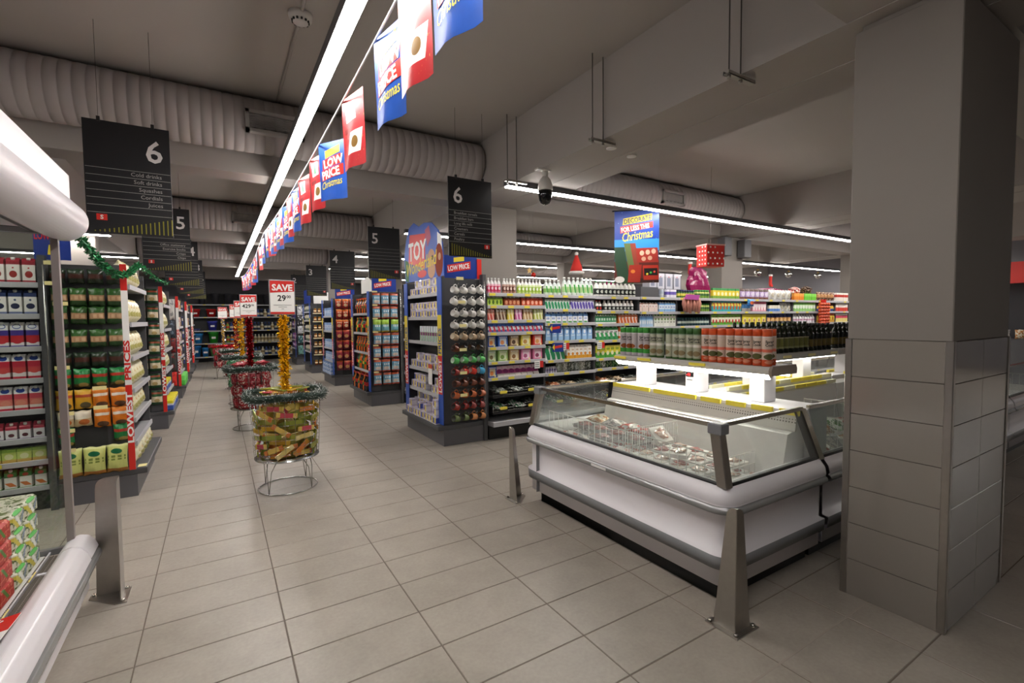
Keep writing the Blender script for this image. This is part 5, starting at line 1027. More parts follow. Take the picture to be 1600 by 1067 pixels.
# ================================================================== AISLE SIGNS
WIREB = M('rod_steel'); LINEM = M('sign_line', '9a9a96', .5); OLIVE = M('sign_olive', '8a8420', .5); NUMW = M('sign_number', 'd9d4d2', .5); TXTG = M('sign_text', 'a9a5a2', .5)
def aisle_sign(side, y, num, lines, label):
    x0 = -1.60 if side < 0 else 1.19; W_, z0, z1 = .5, 2.155, 2.955
    t = thing('aisle_sign', label, 'sign', (x0, y, 0))
    part('panel', B((0, -.006, z0, W_, .006, z1), mat=SIGNBLK), t)
    mb = MB(); text_on(mb, num, .225, (W_-.04) if side < 0 else .05, z1-.255, y=-.008, bold=.012, align='RIGHT' if side < 0 else 'LEFT'); part('numeral', mb.mesh('n', NUMW), t, label='white numeral '+num)
    lm = MB()
    for k in range(7): lm.box(.006, -.0075, z1-.335-.053*k, W_-.004, -.006, z1-.332-.053*k)
    part('ruled_lines', lm.mesh('lines', LINEM), t)
    if lines:
        mb = MB()
        for k, s in enumerate(lines): text_on(mb, s, .039, (W_-.055) if side < 0 else .06, z1-.335-.053*k-.037, y=-.0078, bold=.0, align='RIGHT' if side < 0 else 'LEFT')
        part('lettering', mb.mesh('l', TXTG), t)
    bm_ = MB()
    for k in range(18):
        h = .008+.11*(k/17)**1.1; xx = W_-.012-k*.0265 if side > 0 else .045+k*.0265
        bm_.box(xx-.006 if side > 0 else xx-.004, -.0075, z0+.012, xx+.001 if side > 0 else xx+.003, -.006, z0+.012+h)
    part('olive_bars', bm_.mesh('bars', OLIVE), t)
    cx = .085 if side < 0 else W_-.06; cz = z0+.115
    bd = part('badge', B((cx-.03, -.009, cz-.022, cx+.03, -.006, cz+.022), mat=REDP, bevel=.004), t, label='small red badge with a white S')
    mb = MB(); text_on(mb, 'S', .04, cx, cz-.014, y=-.0098, bold=.03, align='CENTER'); part('badge_letter', mb.mesh('s', WPRINT), bd)
    for x in (.09, .40):
        part('hanger_clip', B((x-.01, -.01, z1-.01, x+.01, .01, z1+.025), mat=SIGNBLK), t)
        mb = MB(); mb.cyl((x, 0, z1+.02), (x, 0, ZC), .0016, n=5); part('suspension_wire', mb.mesh('w', WIREB), t)
L6 = ['Cold drinks', 'Soft drinks', 'Squashes', 'Cordials', 'Juices']; R6 = ['Breakfast cereals', 'Breakfast bars', 'Long life milk', 'Creamers', 'Cereals', 'Poultry']
L5 = ['', '', 'Office stationery', 'Exercise books', 'Crisps', 'Chips']
YS_ = [2.19, 5.2, 8.15, 11.25, 14.3]
NW = dict(zip('65432', ('six', 'five', 'four', 'three', 'two')))
for i, n in enumerate('65432'):
    aisle_sign(-1, YS_[i], n, L6 if i == 0 else (L5 if i == 1 else None), 'black hanging sign with white number %s over the left-hand gondola ends%s' % (NW[n], ', listing cold drinks' if i == 0 else ''))
    aisle_sign(1, YS_[i], n, R6 if i == 0 else None, 'black hanging sign with white number %s over the right-hand gondola ends%s' % (NW[n], ', listing breakfast cereals' if i == 0 else ''))

# ================================================================== BUNTING
def flag_me(kind):
    w_, h = .27, .42; out = []
    mb = MB(); n = 6
    k = len(mb.v)
    for s in (0, .0012):
        for j in range(5):
            for i in range(n+1):
                x = -w_/2+w_*i/n; z = -h*j/4; mb.v.append((x, .012*math.sin(i*1.1+j*.5)*(j/4)+s, z))
    m = (n+1)*5
    for s in (0, 1):
        for j in range(4):
            for i in range(n):
                q = (s*m+j*(n+1)+i, s*m+j*(n+1)+i+1, s*m+(j+1)*(n+1)+i+1, s*m+(j+1)*(n+1)+i); mb.face(q if s else q[::-1], 0, True)
    return mb.mesh('flag', M('flag_blue', '1c4ea6', .4, var=.35, vscale=9) if kind == 'blue' else pm('flag_red', [(0, 'b3242a')], [('d', .4, .78, .24, .13, 'e9e6e2', .3), ('d', .60, .34, .26, .15, 'e6e2dc', -.4), ('e', .60, .34, .13, .08, '7a5a24'), ('d', .4, .78, .09, .09, '2f7a4a', .3), ('d', .3, .54, .2, .04, '7a1a20', .3)], mot=(18, 'd9a04a', .70)), fixn=False)
FB_, FR_ = flag_me('blue'), flag_me('red')
def curve_y(i, j): return 0
def flag_prints():
    o = []
    def ysurf(x, z): return .012*math.sin((x+.135)/.27*6*1.1+(-z/.42*4)*.5)*(-z/.42)
    def bend(mb, off): mb.v = [(x, ysurf(x, z)-off, z) for x, y, z in mb.v]; return mb
    def quad(x0, z0, x1, z1, off, tilt=.03):
        mb = MB(); n = 6; k = 0
        for i in range(n+1):
            x = x0+(x1-x0)*i/n; mb.v += [(x, 0, z0+tilt*i/n), (x, 0, z1+tilt*i/n)]
        for i in range(n): mb.face((2*i, 2*i+2, 2*i+3, 2*i+1))
        return bend(mb, off)
    o.append(('yellow_patch', quad(-.07, -.115, .08, -.06, .0016).mesh('p', YEL, fixn=False)))
    o.append(('red_patch', quad(-.10, -.195, .09, -.125, .0016).mesh('p', REDP, fixn=False))); o.append(('red_patch', quad(-.11, -.275, .11, -.2, .0018).mesh('p', REDP, fixn=False)))
    mb = MB(); text_on(mb, 'LOW', .085, -.085, -.188, bold=.03, rot=.14); text_on(mb, 'PRICE', .085, -.105, -.268, bold=.03, rot=.14, sx=.85); o.append(('lettering', bend(mb, .0026).mesh('t', WPRINT, fixn=False)))
    mb = MB(); text_on(mb, 'Christmas', .075, -.115, -.34, bold=.005, rot=.14, sx=.68, shear=.35); o.append(('script', bend(mb, .0026).mesh('t', YEL, fixn=False)))
    return o
FP = flag_prints()
def str_z(y):   # string height along the walkway
    for a, b, za, zb, sag in ((-1.4, 6.45, 2.90, 2.93, .10), (6.45, 15.2, 2.93, 2.9, .16)):
        if a <= y <= b: t = (y-a)/(b-a); return za+(zb-za)*t-sag*4*t*(1-t)
    return 2.9
SXx = -.15
for a, b, lab in ((-1.4, 6.45, 'string of red and blue price flags hung beside the light strip over the baskets'), (6.45, 15.2, 'string of red and blue price flags beside the light strip towards the back wall')):
    t = thing('bunting_string', lab, 'bunting', (0, 0, 0))
    mb = MB(); n = 40; pts = [(SXx, a+(b-a)*i/n, str_z(a+(b-a)*i/n)) for i in range(n+1)]
    mb.tube(pts, .005, 6); part('cord', mb.mesh('cord', WPRINT), t)
    for p in (pts[0], pts[-1]): part('tie', MB().tube([p, (SXx-.08, p[1], 2.94)], .003, 5).mesh('tie', WPRINT), t)
    if a < 0: fl = [(-.80, 'blue', .2), (-.44, 'red', .12), (-.08, 'blue', .2), (.62, 'red', .22), (1.42, 'blue', .55), (1.82, 'red', .22), (2.45, 'red', .2), (2.95, 'blue', .15), (3.35, 'red', .1), (3.8, 'blue', .3), (4.15, 'red', .05), (4.6, 'blue', .25), (4.95, 'red', .12), (5.35, 'blue', .2), (5.7, 'red', .3), (6.1, 'blue', .1)]
    else: fl = [(6.9+.7*i, 'red' if i % 2 else 'blue', random.uniform(.0, .4)) for i in range(12)]
    for yy, kind, r in fl:
        f = part('flag', FB_ if kind == 'blue' else FR_, t, (SXx+.135*math.sin(r), yy, str_z(yy)+.004), -PI/2+r, label='blue LOW PRICE Christmas flag' if kind == 'blue' else 'red flag with pictures of gifts')
        if kind == 'blue':
            for nm, me in FP: part(nm, me, f)

# ================================================================== HANGING DECORATIONS, CAMERA, SPEAKERS
def thread(parent, z0, z1=None):
    mb = MB(); mb.cyl((0, 0, z0), (0, 0, (ZC if z1 is None else z1)), .0012, n=4); part('thread', mb.mesh('th', M('thread', 'a9a5a0', .6)), parent)
cb = thing('dome_camera', 'white and black dome security camera under the beam', 'security camera', (2.02, 1.66, 0))
mb = MB(); mb.box(-.11, -.03, 2.985, .05, .03, 3.0); mb.cyl((0, 0, 2.90), (0, 0, 2.99), .03, n=12); part('mount', mb.mesh('mount', M('camera_white', 'cfccc6', .4)), cb)
part('housing', MB().lathe([(.03, 2.93), (.055, 2.90), (.072, 2.85), (.074, 2.80), (.07, 2.79)], 20).mesh('h', M('camera_white')), cb)
part('dome', MB().lathe([(.071, 2.795), (.07, 2.75), (.062, 2.70), (.045, 2.668), (.02, 2.655), (0, 2.652)], 20).mesh('d', M('dome_black', '0c0e10', .08)), cb)
hat = thing('santa_hat', 'red santa hat with white trim hanging above the yoghurt bottles', 'hat', (3.87, 3.42, 0)); thread(hat, 2.49, ZB)
part('cone', MB().lathe([(.105, 2.2), (.085, 2.28), (.05, 2.38), (.018, 2.47), (0, 2.48)], 14).mesh('c', M('felt_red', 'd8342c', .85, bump=.3)), hat)
part('trim', MB().lathe([(.1, 2.17), (.118, 2.185), (.12, 2.205), (.105, 2.22), (.095, 2.2)], 16).mesh('t', M('fluff_white', 'e9e4e0', .95, bump=.6)), hat); part('pompom', MB().lathe([(0, 2.455), (.025, 2.465), (.032, 2.485), (.025, 2.508), (0, 2.516)], 12).mesh('p', M('fluff_white')), hat)
gb_ = thing('gift_box', 'red gift box with white dots hanging below the light track', 'gift box', (5.26, 2.09, 0), -.25); thread(gb_, 2.55)
part('box', B((-.155, -.11, 2.22, .155, .11, 2.535), mat=M('gift_red', 'd92c24', .45), bevel=.01), gb_)
dm = MB().lathe([(.014, 0), (.012, .003), (0, .003)], 10).mesh('dot', WPRINT)
for k in range(14):
    part('white_dot', dm, gb_, (-.125+(k % 4)*.078+(.035 if (k//4) % 2 else 0), -.11, 2.26+(k//4)*.078), (PI/2, 0, 0)); part('white_dot', dm, gb_, (-.155, -.08+(k % 3)*.06, 2.26+(k//3)*.06), (0, -PI/2, 0))
part('ribbon_trim', B((-.16, -.115, 2.52, .16, .115, 2.54), mat=M('gift_pink', 'e9b0a8', .5)), gb_)
bn = thing('promo_banner', 'tall blue banner reading DECORATE FOR LESS THIS Christmas above the bottles', 'banner', (4.14, 2.45, -.075), -.72)
BANM = pm('banner_print', [(0, '3a1c14'), (.06, '5a2018'), (.30, '274a6a'), (.44, '2f86cf'), (.60, '15388c')], [('d', .16, .24, .13, .26, '22402a', .25), ('d', .34, .36, .07, .19, '5a6a3a', .3), ('d', .47, .36, .06, .19, '8a3a2a', .3), ('d', .74, .38, .24, .10, '9a2c20', .12), ('e', .62, .41, .05, .035, 'd9b49a'), ('e', .75, .42, .05, .035, 'd9b49a'), ('e', .88, .43, .05, .035, 'd9b49a'), ('e', .66, .33, .05, .03, 'c99a80'), ('e', .80, .34, .05, .03, 'c99a80'), ('d', .46, .13, .14, .12, 'a02a1c', -.15), ('e', .42, .16, .05, .025, 'd0762c'), ('d', .82, .14, .17, .10, 'b0301f', .1), ('d', .82, .15, .15, .05, '17120f', .1), ('e', .74, .12, .025, .015, 'd9c83a'), ('e', .82, .14, .025, .015, '3fae4a'), ('e', .90, .15, .025, .015, 'd94a3a'), ('e', .12, .05, .11, .045, 'd9d4cc')], mot=(26, '6a9ad6', .71))
part('cloth', B((-.30, -.004, 2.06, .30, .004, 3.06), mat=BANM), bn)
part('rod', MB().cyl((-.33, 0, 3.06), (.33, 0, 3.06), .011, n=8).mesh('rod', BLACK), bn)
def bprint(nm, pts, mat, d=.0052): part(nm, MB().prism(pts, -d, -.004, 'y').mesh(nm, mat), bn)
bprint('yellow_flash', [(-.19, 2.86), (.20, 2.92), (.21, 3.01), (-.18, 2.95)], M('banner_yellow', 'c9b42c', .5)); bprint('red_flash', [(-.22, 2.75), (.22, 2.82), (.22, 2.90), (-.22, 2.84)], REDP)
for s, sz, x, z, m, r, sx, sh, bo in (('DECORATE', .088, -.17, 2.875, M('ink_navy', '1a2050', .5), .14, .82, 0, .02), ('FOR LESS THIS', .088, -.205, 2.762, WPRINT, .14, .68, 0, .02), ('Christmas', .17, -.2, 2.63, YEL, .14, .6, .35, .006)):
    mb = MB(); text_on(mb, s, sz, x, z, y=-.0065, bold=bo, rot=r, sx=sx, shear=sh); part('lettering', mb.mesh('l', m), bn)
for x in (-.28, .28):
    mb = MB(); mb.cyl((x, 0, 3.06), (x, 0, ZC+.075), .0012, n=4); part('thread', mb.mesh('th', M('thread')), bn)
def bauble(x, y, z, r, m, lab, group=None):
    t = thing('bauble', lab, 'bauble', (x, y, 0), 0, group); thread(t, z+r, ZB)
    part('ball', MB().lathe([(r*math.sin(PI*k/8)+1e-6*(k in (0, 8)), z-r*math.cos(PI*k/8)) for k in range(9)], 12).mesh('b', m), t); part('cap', MB().cyl((0, 0, z+r-.004), (0, 0, z+r+.014), r*.25, n=8).mesh('c', GOLD), t)
SIL = M('bauble_silver', 'c9c9c6', .1, 1.0); RDB = M('bauble_red', 'c02a20', .2, .3)
for u, v in ((1184, 427), (1232, 429), (1278, 431)): p = ony(u, v, 3.42); bauble(p.x, 3.42, p.z, .07, SIL, 'silver bauble hanging above the far wall shelves', 'silver baubles')
p = ony(829, 425, 3.42); bauble(p.x+.05, 3.42, p.z-.04, .036, RDB, 'red and white bauble with a star near the column')
t = thing('hanging_star', 'small pale gold star hanging beside the red bauble', 'star', (p.x-.02, 3.42, p.z+.02)); pts = []
for k in range(10): a = PI/2+k*PI/5; rr = .05 if k % 2 == 0 else .022; pts.append((rr*math.cos(a), rr*math.sin(a)))
part('star', MB().prism(pts, -.006, .006, 'y').mesh('st', M('star_gold', 'd9b070', .4)), t); thread(t, .05, ZB-p.z-.02)
for u, v, lb_ in ((1078, 420, 'red and white stocking shaped ornament beside the pink bag'), (1204, 438, 'red stocking ornament hanging over the lilac packets')):
    p = ony(u, v, 3.42); t = thing('hanging_stocking', lb_, 'ornament', (p.x, 3.42, p.z)); thread(t, .1, ZB-p.z)
    part('stocking', MB().prism([(-.03, .1), (.035, .1), (.03, -.06), (.075, -.1), (.06, -.14), (-.02, -.13), (-.045, -.08)], -.018, .018, 'y').mesh('s', M('felt_red'), .008, 1), t); part('cuff', B((-.04, -.022, .085, .045, .022, .125), mat=M('fluff_white'), bevel=.006), t)
# crumpled magenta bags on top of the shelves
def crumple(nm, w_, d_, h_, mat, seed):
    bm = bmesh.new(); bmesh.ops.create_icosphere(bm, subdivisions=3, radius=1); rnd = random.Random(seed); ph = [rnd.uniform(0, 6.3) for _ in range(9)]
    for v in bm.verts:
        c = v.co; n = .92+.17*math.sin(3*c.x+ph[0]+4*c.y+2*c.z)+.13*math.sin(6*c.z+ph[1]+5*c.x)+.10*math.sin(11*c.y+ph[2]+9*c.z)+.08*math.sin(15*c.x+ph[3]+6*c.z)
        v.co = Vector((c.x*w_/2*n, c.y*d_/2*n, (max(c.z, -.7)+.7)/1.7*h_*(.9+.1*n)))
    z0 = min(v.co.z for v in bm.verts)
    for v in bm.verts: v.co.z -= z0
    me = bpy.data.meshes.new(nm); bm.to_mesh(me); bm.free(); me.materials.append(mat); return me
MAGB = M('magenta_film', '8a1450', .25, bump=.8, bscale=14)
for u0, u1, h, lb_, sd in ((1068, 1103, .40, 'upright crumpled magenta plastic bag on top of the far shelves', 1), (1164, 1229, .07, 'low crumpled magenta plastic bag above the lilac packets', 2), (928, 966, .06, 'crumpled magenta plastic bag behind the black labelled bottles', 3)):
    a, b = ony(u0, 440, 3.15).x, ony(u1, 440, 3.15).x; zt_ = 1.807
    solo('plastic_bag', crumple('bag', (b-a), .12, h+.18, MAGB, sd), lb_, 'bag', ((a+b)/2, 3.085, zt_-.0))
# sausages and net hung on the shelf front
def cluster(name, label, cat, u, v, n, mk, sp, group=None):
    pass
sau = MB()
for k in range(6): sau.tube([((k-2.5)*.07, .0, -.02), ((k-2.5)*.075, -.012*(k % 2), -.12), ((k-2.5)*.07+.01, 0, -.24-.02*(k % 3))], [.02, .034, .02], 8)
t = thing('sausage_pack', 'bunch of wrapped pink sausages hanging on the green jar bay', 'sausages', (c6(445), YF-.062, 1.84)); part('sausage_bunch', sau.mesh('s', M('sausage_pink', 'c98a7a', .3, var=.2, vscale=20)), t); part('magenta_label', MB().prism([(-.2, -.05), (.12, -.06), (.16, .02), (-.16, .03)], -.045, -.02, 'y').mesh('l', M('label_magenta', 'b04a9a', .4)), t)
part('clip', B((-.02, -.02, -.02, .02, .05, .03), mat=BLACK), t)
t = thing('hanging_net', 'red net of round eggs hanging on the pale green box bay', 'net', (c6(1180), YF-.075, 1.80)); bl = MB()
for r in range(7):
    for c in range(4):
        cx, cz = (c-1.5)*.1, -.06-r*.065; bl.lathe([(.048*math.sin(PI*k/5)+1e-6, cz-.036*math.cos(PI*k/5)) for k in range(6)], 8, c=(cx, 0))
q = part('net_contents', bl.mesh('n', M('egg_red', 'd0502c', .35, var=.35, vscale=15)), t); q['kind'] = 'stuff'; part('clip', B((-.03, -.02, -.03, .03, .06, .04), mat=REDP), t)
t = thing('sweet_pack_strip', 'blue packet strip hanging over the pink boxes', 'packet', (c6(782), YF-.034, 1.78)); part('packet', p_pouch(.2, .13, .05, pm('blue_crisp', [(0, '2f6ab0'), (.5, '4a9ad6')], [('e', .5, .5, .3, .25, 'c9602c')]), 99), t, (0, 0, -.10))
t = thing('sweet_heap', 'heap of red and white candy canes on top of the orange packs', 'sweets', (c6(1065), YF+.12, FL[0]+.155)); part('sweets', crumple('sw', .34, .16, .13, pm('candy', [(0, 'c02a24')], mot=(9, 'efe9e4', .5)), 9), t)
t = thing('sweet_heap', 'dark brown wrapped sweets heaped beside the candy canes', 'sweets', (c6(1130), YF+.12, FL[0]+.155)); part('sweets', crumple('sw', .3, .16, .16, pm('candy2', [(0, '3a2218')], mot=(9, '9a7a5a', .56)), 11), t)
for x, y in ((7.14, 3.2), (7.75, 3.2)): solo('wall_speaker', B((-.11, -.08, 0, .11, .08, .34), mat=M('speaker_grey', '5c5b5d', .6), bevel=.015), 'grey speaker box fixed high on the far column, %s of the pair' % ('gift box side' if x < 7.4 else 'banner-free side'), 'speaker', (x+.05, y-.02, 2.62))
# green garland on the left
def tinsel_geo(mb, pts, R_, n, mis, seed=0, wd=.004, closed=False, lenv=(.6, 1.1)):
    rnd = random.Random(seed); P_ = [Vector(p) for p in pts]; m = len(P_)
    for k in range(n):
        t = rnd.random()*(m if closed else m-1); i = int(t); f = t-i; a, b = P_[i % m], P_[(i+1) % m]; c = a+(b-a)*f
        d = Vector((rnd.gauss(0, 1), rnd.gauss(0, 1), rnd.gauss(0, 1))).normalized(); L = R_*rnd.uniform(*lenv); s = d.orthogonal().normalized()*wd
        s = (Matrix.Rotation(rnd.uniform(0, 6.28), 3, d) @ s)
        k0 = len(mb.v); mi = rnd.choice(mis); mb.v += [tuple(c-s), tuple(c+s), tuple(c+d*L+s*.7), tuple(c+d*L-s*.7)]; mb.face((k0, k0+1, k0+2, k0+3), mi)
    return mb
TG = M('tinsel_green', '11291f', .4, .1); TW = M('tinsel_frost', 'e2e8e6', .5); TG2 = M('tinsel_bright', '1f8a4c', .3, .3); TGOLD = M('tinsel_gold', 'ffcf1e', .3, .6); TGOLD2 = M('tinsel_gold_dark', 'c99a10', .25, .8); TRED = M('tinsel_red', 'b01420', .22, .8); TSIL = M('tinsel_silver', 'c9ccd0', .2, .9)
pts = [(-1.45+.03*i/7, 1.12+i*.25, 1.97-.12*math.sin(PI*i/7)) for i in range(8)]+[(-1.42, 3.1, 2.03), (-1.42, 4.4, 2.0), (-1.42, 6.0, 2.05)]
mb = MB(); tinsel_geo(mb, pts, .035, 1500, [0, 0, 1], 5, .005); mb.tube(pts, .006, 5, 0); solo('green_garland', mb.mesh('g', [M('tinsel_leaf', '145a30', .4, .2), TG2], fixn=False), 'green tinsel garland strung from the white canopy along the left gondola ends', 'garland')

# ================================================================== PROMOTION BASKETS
def stick(nm, c1, c2): return MB().box(-.085, -.021, -.007, .085, .021, .007).mesh('bar', pm(nm, [(0, c1)], [('r', .5, .5, .30, .9, c2)], mot=(3, c2, .62), rough=.22, coat=.3, metal=.25), .003, 1)
BARS = [stick('bar_a', 'd2ac3a', 'c29a2c'), stick('bar_b', '7a8430', '8c923a'), stick('bar_c', 'ddcb8c', 'd2bc70'), stick('bar_d', 'b9802c', 'c2702c'), stick('bar_e', '969a3c', 'a8a84a'), stick('bar_f', 'cf7a3a', 'd9b85a'), stick('bar_g', 'e0c060', 'c9505a')]
def basket(x, y, kind, label, pole_h, sign_price, signlab, rz=.0, n_items=70, poletin=None, detail=True, sgn=True, H=(.29, .87), R_=(.265, .295)):
    t = thing('wire_basket', label, 'basket', (x, y, 0)); z0, z1 = H; r0, r1 = R_
    mb = MB(); c = lambda r, z, n=28: [(r*math.cos(2*PI*i/n), r*math.sin(2*PI*i/n), z) for i in range(n)]
    mb.tube(c(r0, z0), .005, 6, closed=True); mb.tube(c(r1, z1), .006, 6, closed=True)
    part('rims', mb.mesh('rims', WIRE), t)
    ws = MB(); nv = 22 if detail else 12
    for i in range(nv): a = 2*PI*i/nv; ws.tube([(r0*math.cos(a), r0*math.sin(a), z0), (r1*math.cos(a), r1*math.sin(a), z1)], .0016, 4)
    nh = 9 if detail else 5
    for k in range(1, nh): f = k/nh; ws.tube(c(r0+(r1-r0)*f, z0+(z1-z0)*f, 22), .0014, 4, closed=True)
    part('wire_mesh', ws.mesh('wm', WIRE), t)
    part('bottom_plate', MB().lathe([(0, z0+.002), (r0, z0+.002), (r0, z0+.006), (0, z0+.006)], 24).mesh('bp', WIRE), t)
    part('floor_ring', MB().tube(c(.245, .006), .006, 6, closed=True).mesh('fr', WIRE), t)
    for k in range(4):
        a = PI/4+k*PI/2; lg = MB()
        for s in (-.16, .16): lg.tube([(.245*math.cos(a), .245*math.sin(a), .006), (.235*math.cos(a+s*.6), .235*math.sin(a+s*.6), .2), (.2*math.cos(a+s*1.6), .2*math.sin(a+s*1.6), z0)], .004, 5)
        part('leg', lg.mesh('leg', WIRE), t)
    # frosted garland round the rim
    g = MB(); gp = [((r1+.02)*math.cos(2*PI*i/30), (r1+.02)*math.sin(2*PI*i/30), z1-.02+.012*math.sin(3*2*PI*i/30)) for i in range(30)]
    tinsel_geo(g, gp, .06, 5200 if detail else 1100, [0, 0, 0, 1], int(y*10), .0016 if detail else .004, True); g.tube(gp, .034, 7, 0, True)
    gm = {'green': [TG, TW], 'leaf': [TG2, TG], 'red': [TRED, TG2]}[kind[1]]
    solo('tinsel_garland', g.mesh('g', gm, fixn=False), 'frosted tinsel garland on the rim of the %s' % label.replace('wire ', '').split(' with')[0].split(' on ')[0], 'garland', (x, y, 0))
    rnd = random.Random(int(y*7)); rat = lambda z: r0+(r1-r0)*(z-z0)/(z1-z0)
    if kind[0] == 'bars':
        def sat(p, q, L=.17, W_=.042, per=None):      # two flat bars (s, z, angle) apart from each other?
            ds = q[0]-p[0]
            if per: ds = (ds+per/2) % per-per/2
            dz = q[1]-p[1]
            for ang in (p[2], p[2]+PI/2, q[2], q[2]+PI/2):
                ca, sa = math.cos(ang), math.sin(ang); d_ = abs(ds*ca+dz*sa); e = 0
                for r_ in (p[2], q[2]): e += abs(math.cos(r_-ang))*L/2+abs(math.sin(r_-ang))*W_/2
                if d_ > e+.002: return True
            return False
        spots = []
        for sh_, want in ((0, .40), (1, .30), (2, .30)):       # three shells of bars behind the wire
            acc = []; rc = (r0+r1)/2-(.030, .068, .107)[sh_]; per = 2*PI*rc
            for tr in range(5000):
                if len(acc) >= n_items*want or len(acc)+len(spots) >= n_items-26: break
                ti = rnd.uniform(-.16, .16) if tr > 1500 or rnd.random() < .6 else rnd.uniform(-.85, .85)
                m_ = .085*abs(math.sin(ti))+.022
                c_ = (rnd.uniform(0, per), rnd.uniform(z0+.012+m_, z1-.085-m_), ti)
                if all(sat(c_, q, per=per) for q in acc): acc.append(c_)
            for c_ in acc:
                a_ = c_[0]/rc; rr = rat(c_[1])-(.030, .068, .107)[sh_]
                rot = Matrix.Rotation(a_+PI/2, 3, 'Z') @ Matrix.Rotation(PI/2, 3, 'X') @ Matrix.Rotation(c_[2], 3, 'Z')
                spots.append(((rr*math.cos(a_), rr*math.sin(a_), c_[1]), rot, 0))
        lay = 0
        while len(spots) < n_items and lay < 10:      # flat layers on top, clear of the pole
            acc = []
            for tr in range(1500):
                if len(spots)+len(acc) >= n_items: break
                a_ = rnd.uniform(0, 2*PI); q_ = .17*math.sqrt(rnd.random()); c_ = (q_*math.cos(a_), q_*math.sin(a_), rnd.uniform(0, PI))
                ends = [math.hypot(c_[0]+s_*.085*math.cos(c_[2]), c_[1]+s_*.085*math.sin(c_[2])) for s_ in (-1, 1)]
                off = abs(-c_[0]*math.sin(c_[2])+c_[1]*math.cos(c_[2]))
                if max(ends) > .215 or off < .04 and abs(c_[0]*math.cos(c_[2])+c_[1]*math.sin(c_[2])) < .1: continue
                if all(sat(c_, q) for q in acc): acc.append(c_)
            spots += [((c_[0], c_[1], z1-.0782+lay*.0152), Matrix.Rotation(c_[2], 3, 'Z'), 1) for c_ in acc]; lay += 1
        for o_, rot, top in spots:
            lb_ = 'shiny gold and green snack bar heaped on top of the gold basket' if top else 'shiny gold and green snack bar seen through the wire of the gold basket'
            solo('snack_bar', BARS[rnd.choice((0, 0, 1, 1, 2, 3, 4, 4, 5, 6))], lb_, 'snack bar', (x+o_[0], y+o_[1], o_[2]), rot.to_euler(), lb_)
    else:
        rows_ = 3; per_row = 9 if n_items > 27 else (n_items+2)//3; k = 0
        for j in range(rows_):
            for i in range(per_row):
                if k >= n_items: break
                a_ = 2*PI*(i+.5*(j % 2))/per_row; zz = z0+.009+j*.165; rr = rat(zz)-.058
                solo('sweet_bag', kind[2][k % len(kind[2])], kind[3], 'bag', (x+rr*math.cos(a_), y+rr*math.sin(a_), zz), (0, 0, a_+PI/2), kind[3]); k += 1
        i = 0
        while k < n_items:                            # the rest lies flat on top
            a_ = 2*PI*(i % 4)/4+.5; zz = z1-.043+(i//4)*.083
            R3 = Matrix.Rotation(a_-PI/2, 3, 'Z') @ Matrix.Rotation(-PI/2, 3, 'X')
            solo('sweet_bag', kind[2][k % len(kind[2])], kind[3], 'bag', (x+.085*math.cos(a_), y+.085*math.sin(a_), zz), R3.to_euler(), kind[3]); k += 1; i += 1
    part('core_fill', MB().lathe([(0, z0+.008), (r0-.125, z0+.008), (r1-.125, z1-.086), (0, z1-.086)], 12).mesh('cf', M('fill_'+kind[0], kind[4] if len(kind) > 4 else 'b0983c', .4, var=.4, vscale=30)), t)
    if sgn:
        s = thing('sale_sign', signlab, 'sign', (x, y, 0), rz)
        part('pole', MB().cyl((0, 0, z1-.12), (0, 0, pole_h), .009, n=8).mesh('pole', WIRE), s)
        if poletin:
            tp = MB(); pp = [(.012*math.sin(z*30), .012*math.cos(z*30), z1-.1+(pole_h-z1+.08)*z/40) for z in range(41)]
            tinsel_geo(tp, pp, .05, 2300 if detail else 500, [0, 0, 1], int(y*3), .0055 if detail else .009); part('tinsel', tp.mesh('tp', poletin, fixn=False), s)
        b = part('board', B((-.108, -.006, pole_h, .108, .006, pole_h+.31), mat=M('sign_frame', '9a9a9c', .4, .4), bevel=.003, seg=1), s)
        part('paper', B((-.1, -.0072, pole_h+.008, .1, -.006, pole_h+.302), mat=PAPER), b); part('red_head', MB().prism([(-.1, pole_h+.195), (.1, pole_h+.21), (.1, pole_h+.302), (-.1, pole_h+.302)], -.008, -.007, 'y').mesh('rh', REDP), b); part('red_foot', B((-.1, -.008, pole_h+.008, .1, -.007, pole_h+.026), mat=REDP), b)
        mb = MB(); text_on(mb, 'SAVE', .078, 0, pole_h+.217, y=-.0095, bold=.035, align='CENTER', sx=.98); part('lettering', mb.mesh('sv', WPRINT), b)
        mb = MB(); sign_price and text_on(mb, sign_price, .072, .03, pole_h+.125, y=-.0085, bold=.025, align='RIGHT'); text_on(mb, '00', .036, .034, pole_h+.15, y=-.0085, bold=.02) if len(sign_price) > 1 else None; text_on(mb, 'Gift hamper assorted', .014, 0, pole_h+.075, y=-.0085, bold=.0, align='CENTER') if False else None
        for k, wd_ in enumerate((.15, .07, .02)): mb.box(-wd_/2, -.0085, pole_h+.085-k*.017, wd_/2, -.0080, pole_h+.088-k*.017)
        part('price', mb.mesh('pr', INK), b)
basket(-.335, 2.43, ('bars', 'green'), 'wire basket of gold snack bars on a ring stand', 1.565, '29', 'red and white SAVE 29 sign on a gold tinsel pole', .12, 175, [TGOLD, TGOLD2])
redb = [p_pouch(.138, .158, .06, pm('red_sweets%d' % k, [(0, c)], mot=(5, d, .55), bump=.5, rough=.15), 120+k) for k, (c, d) in enumerate((('a01f28', 'd9b0a8'), ('8a1822', 'c9505a')))]
basket(-.46, 5.35, ('redsweets', 'green', redb, 'red wrapped sweet bag in the red sweet basket', '7a1820'), 'wire basket of red wrapped sweets with frosted rim', 1.57, '429', 'red and white SAVE 429 sign on a red tinsel pole', .1, 34, [TRED, M('tinsel_red2', '7a0c14', .25, .8)])
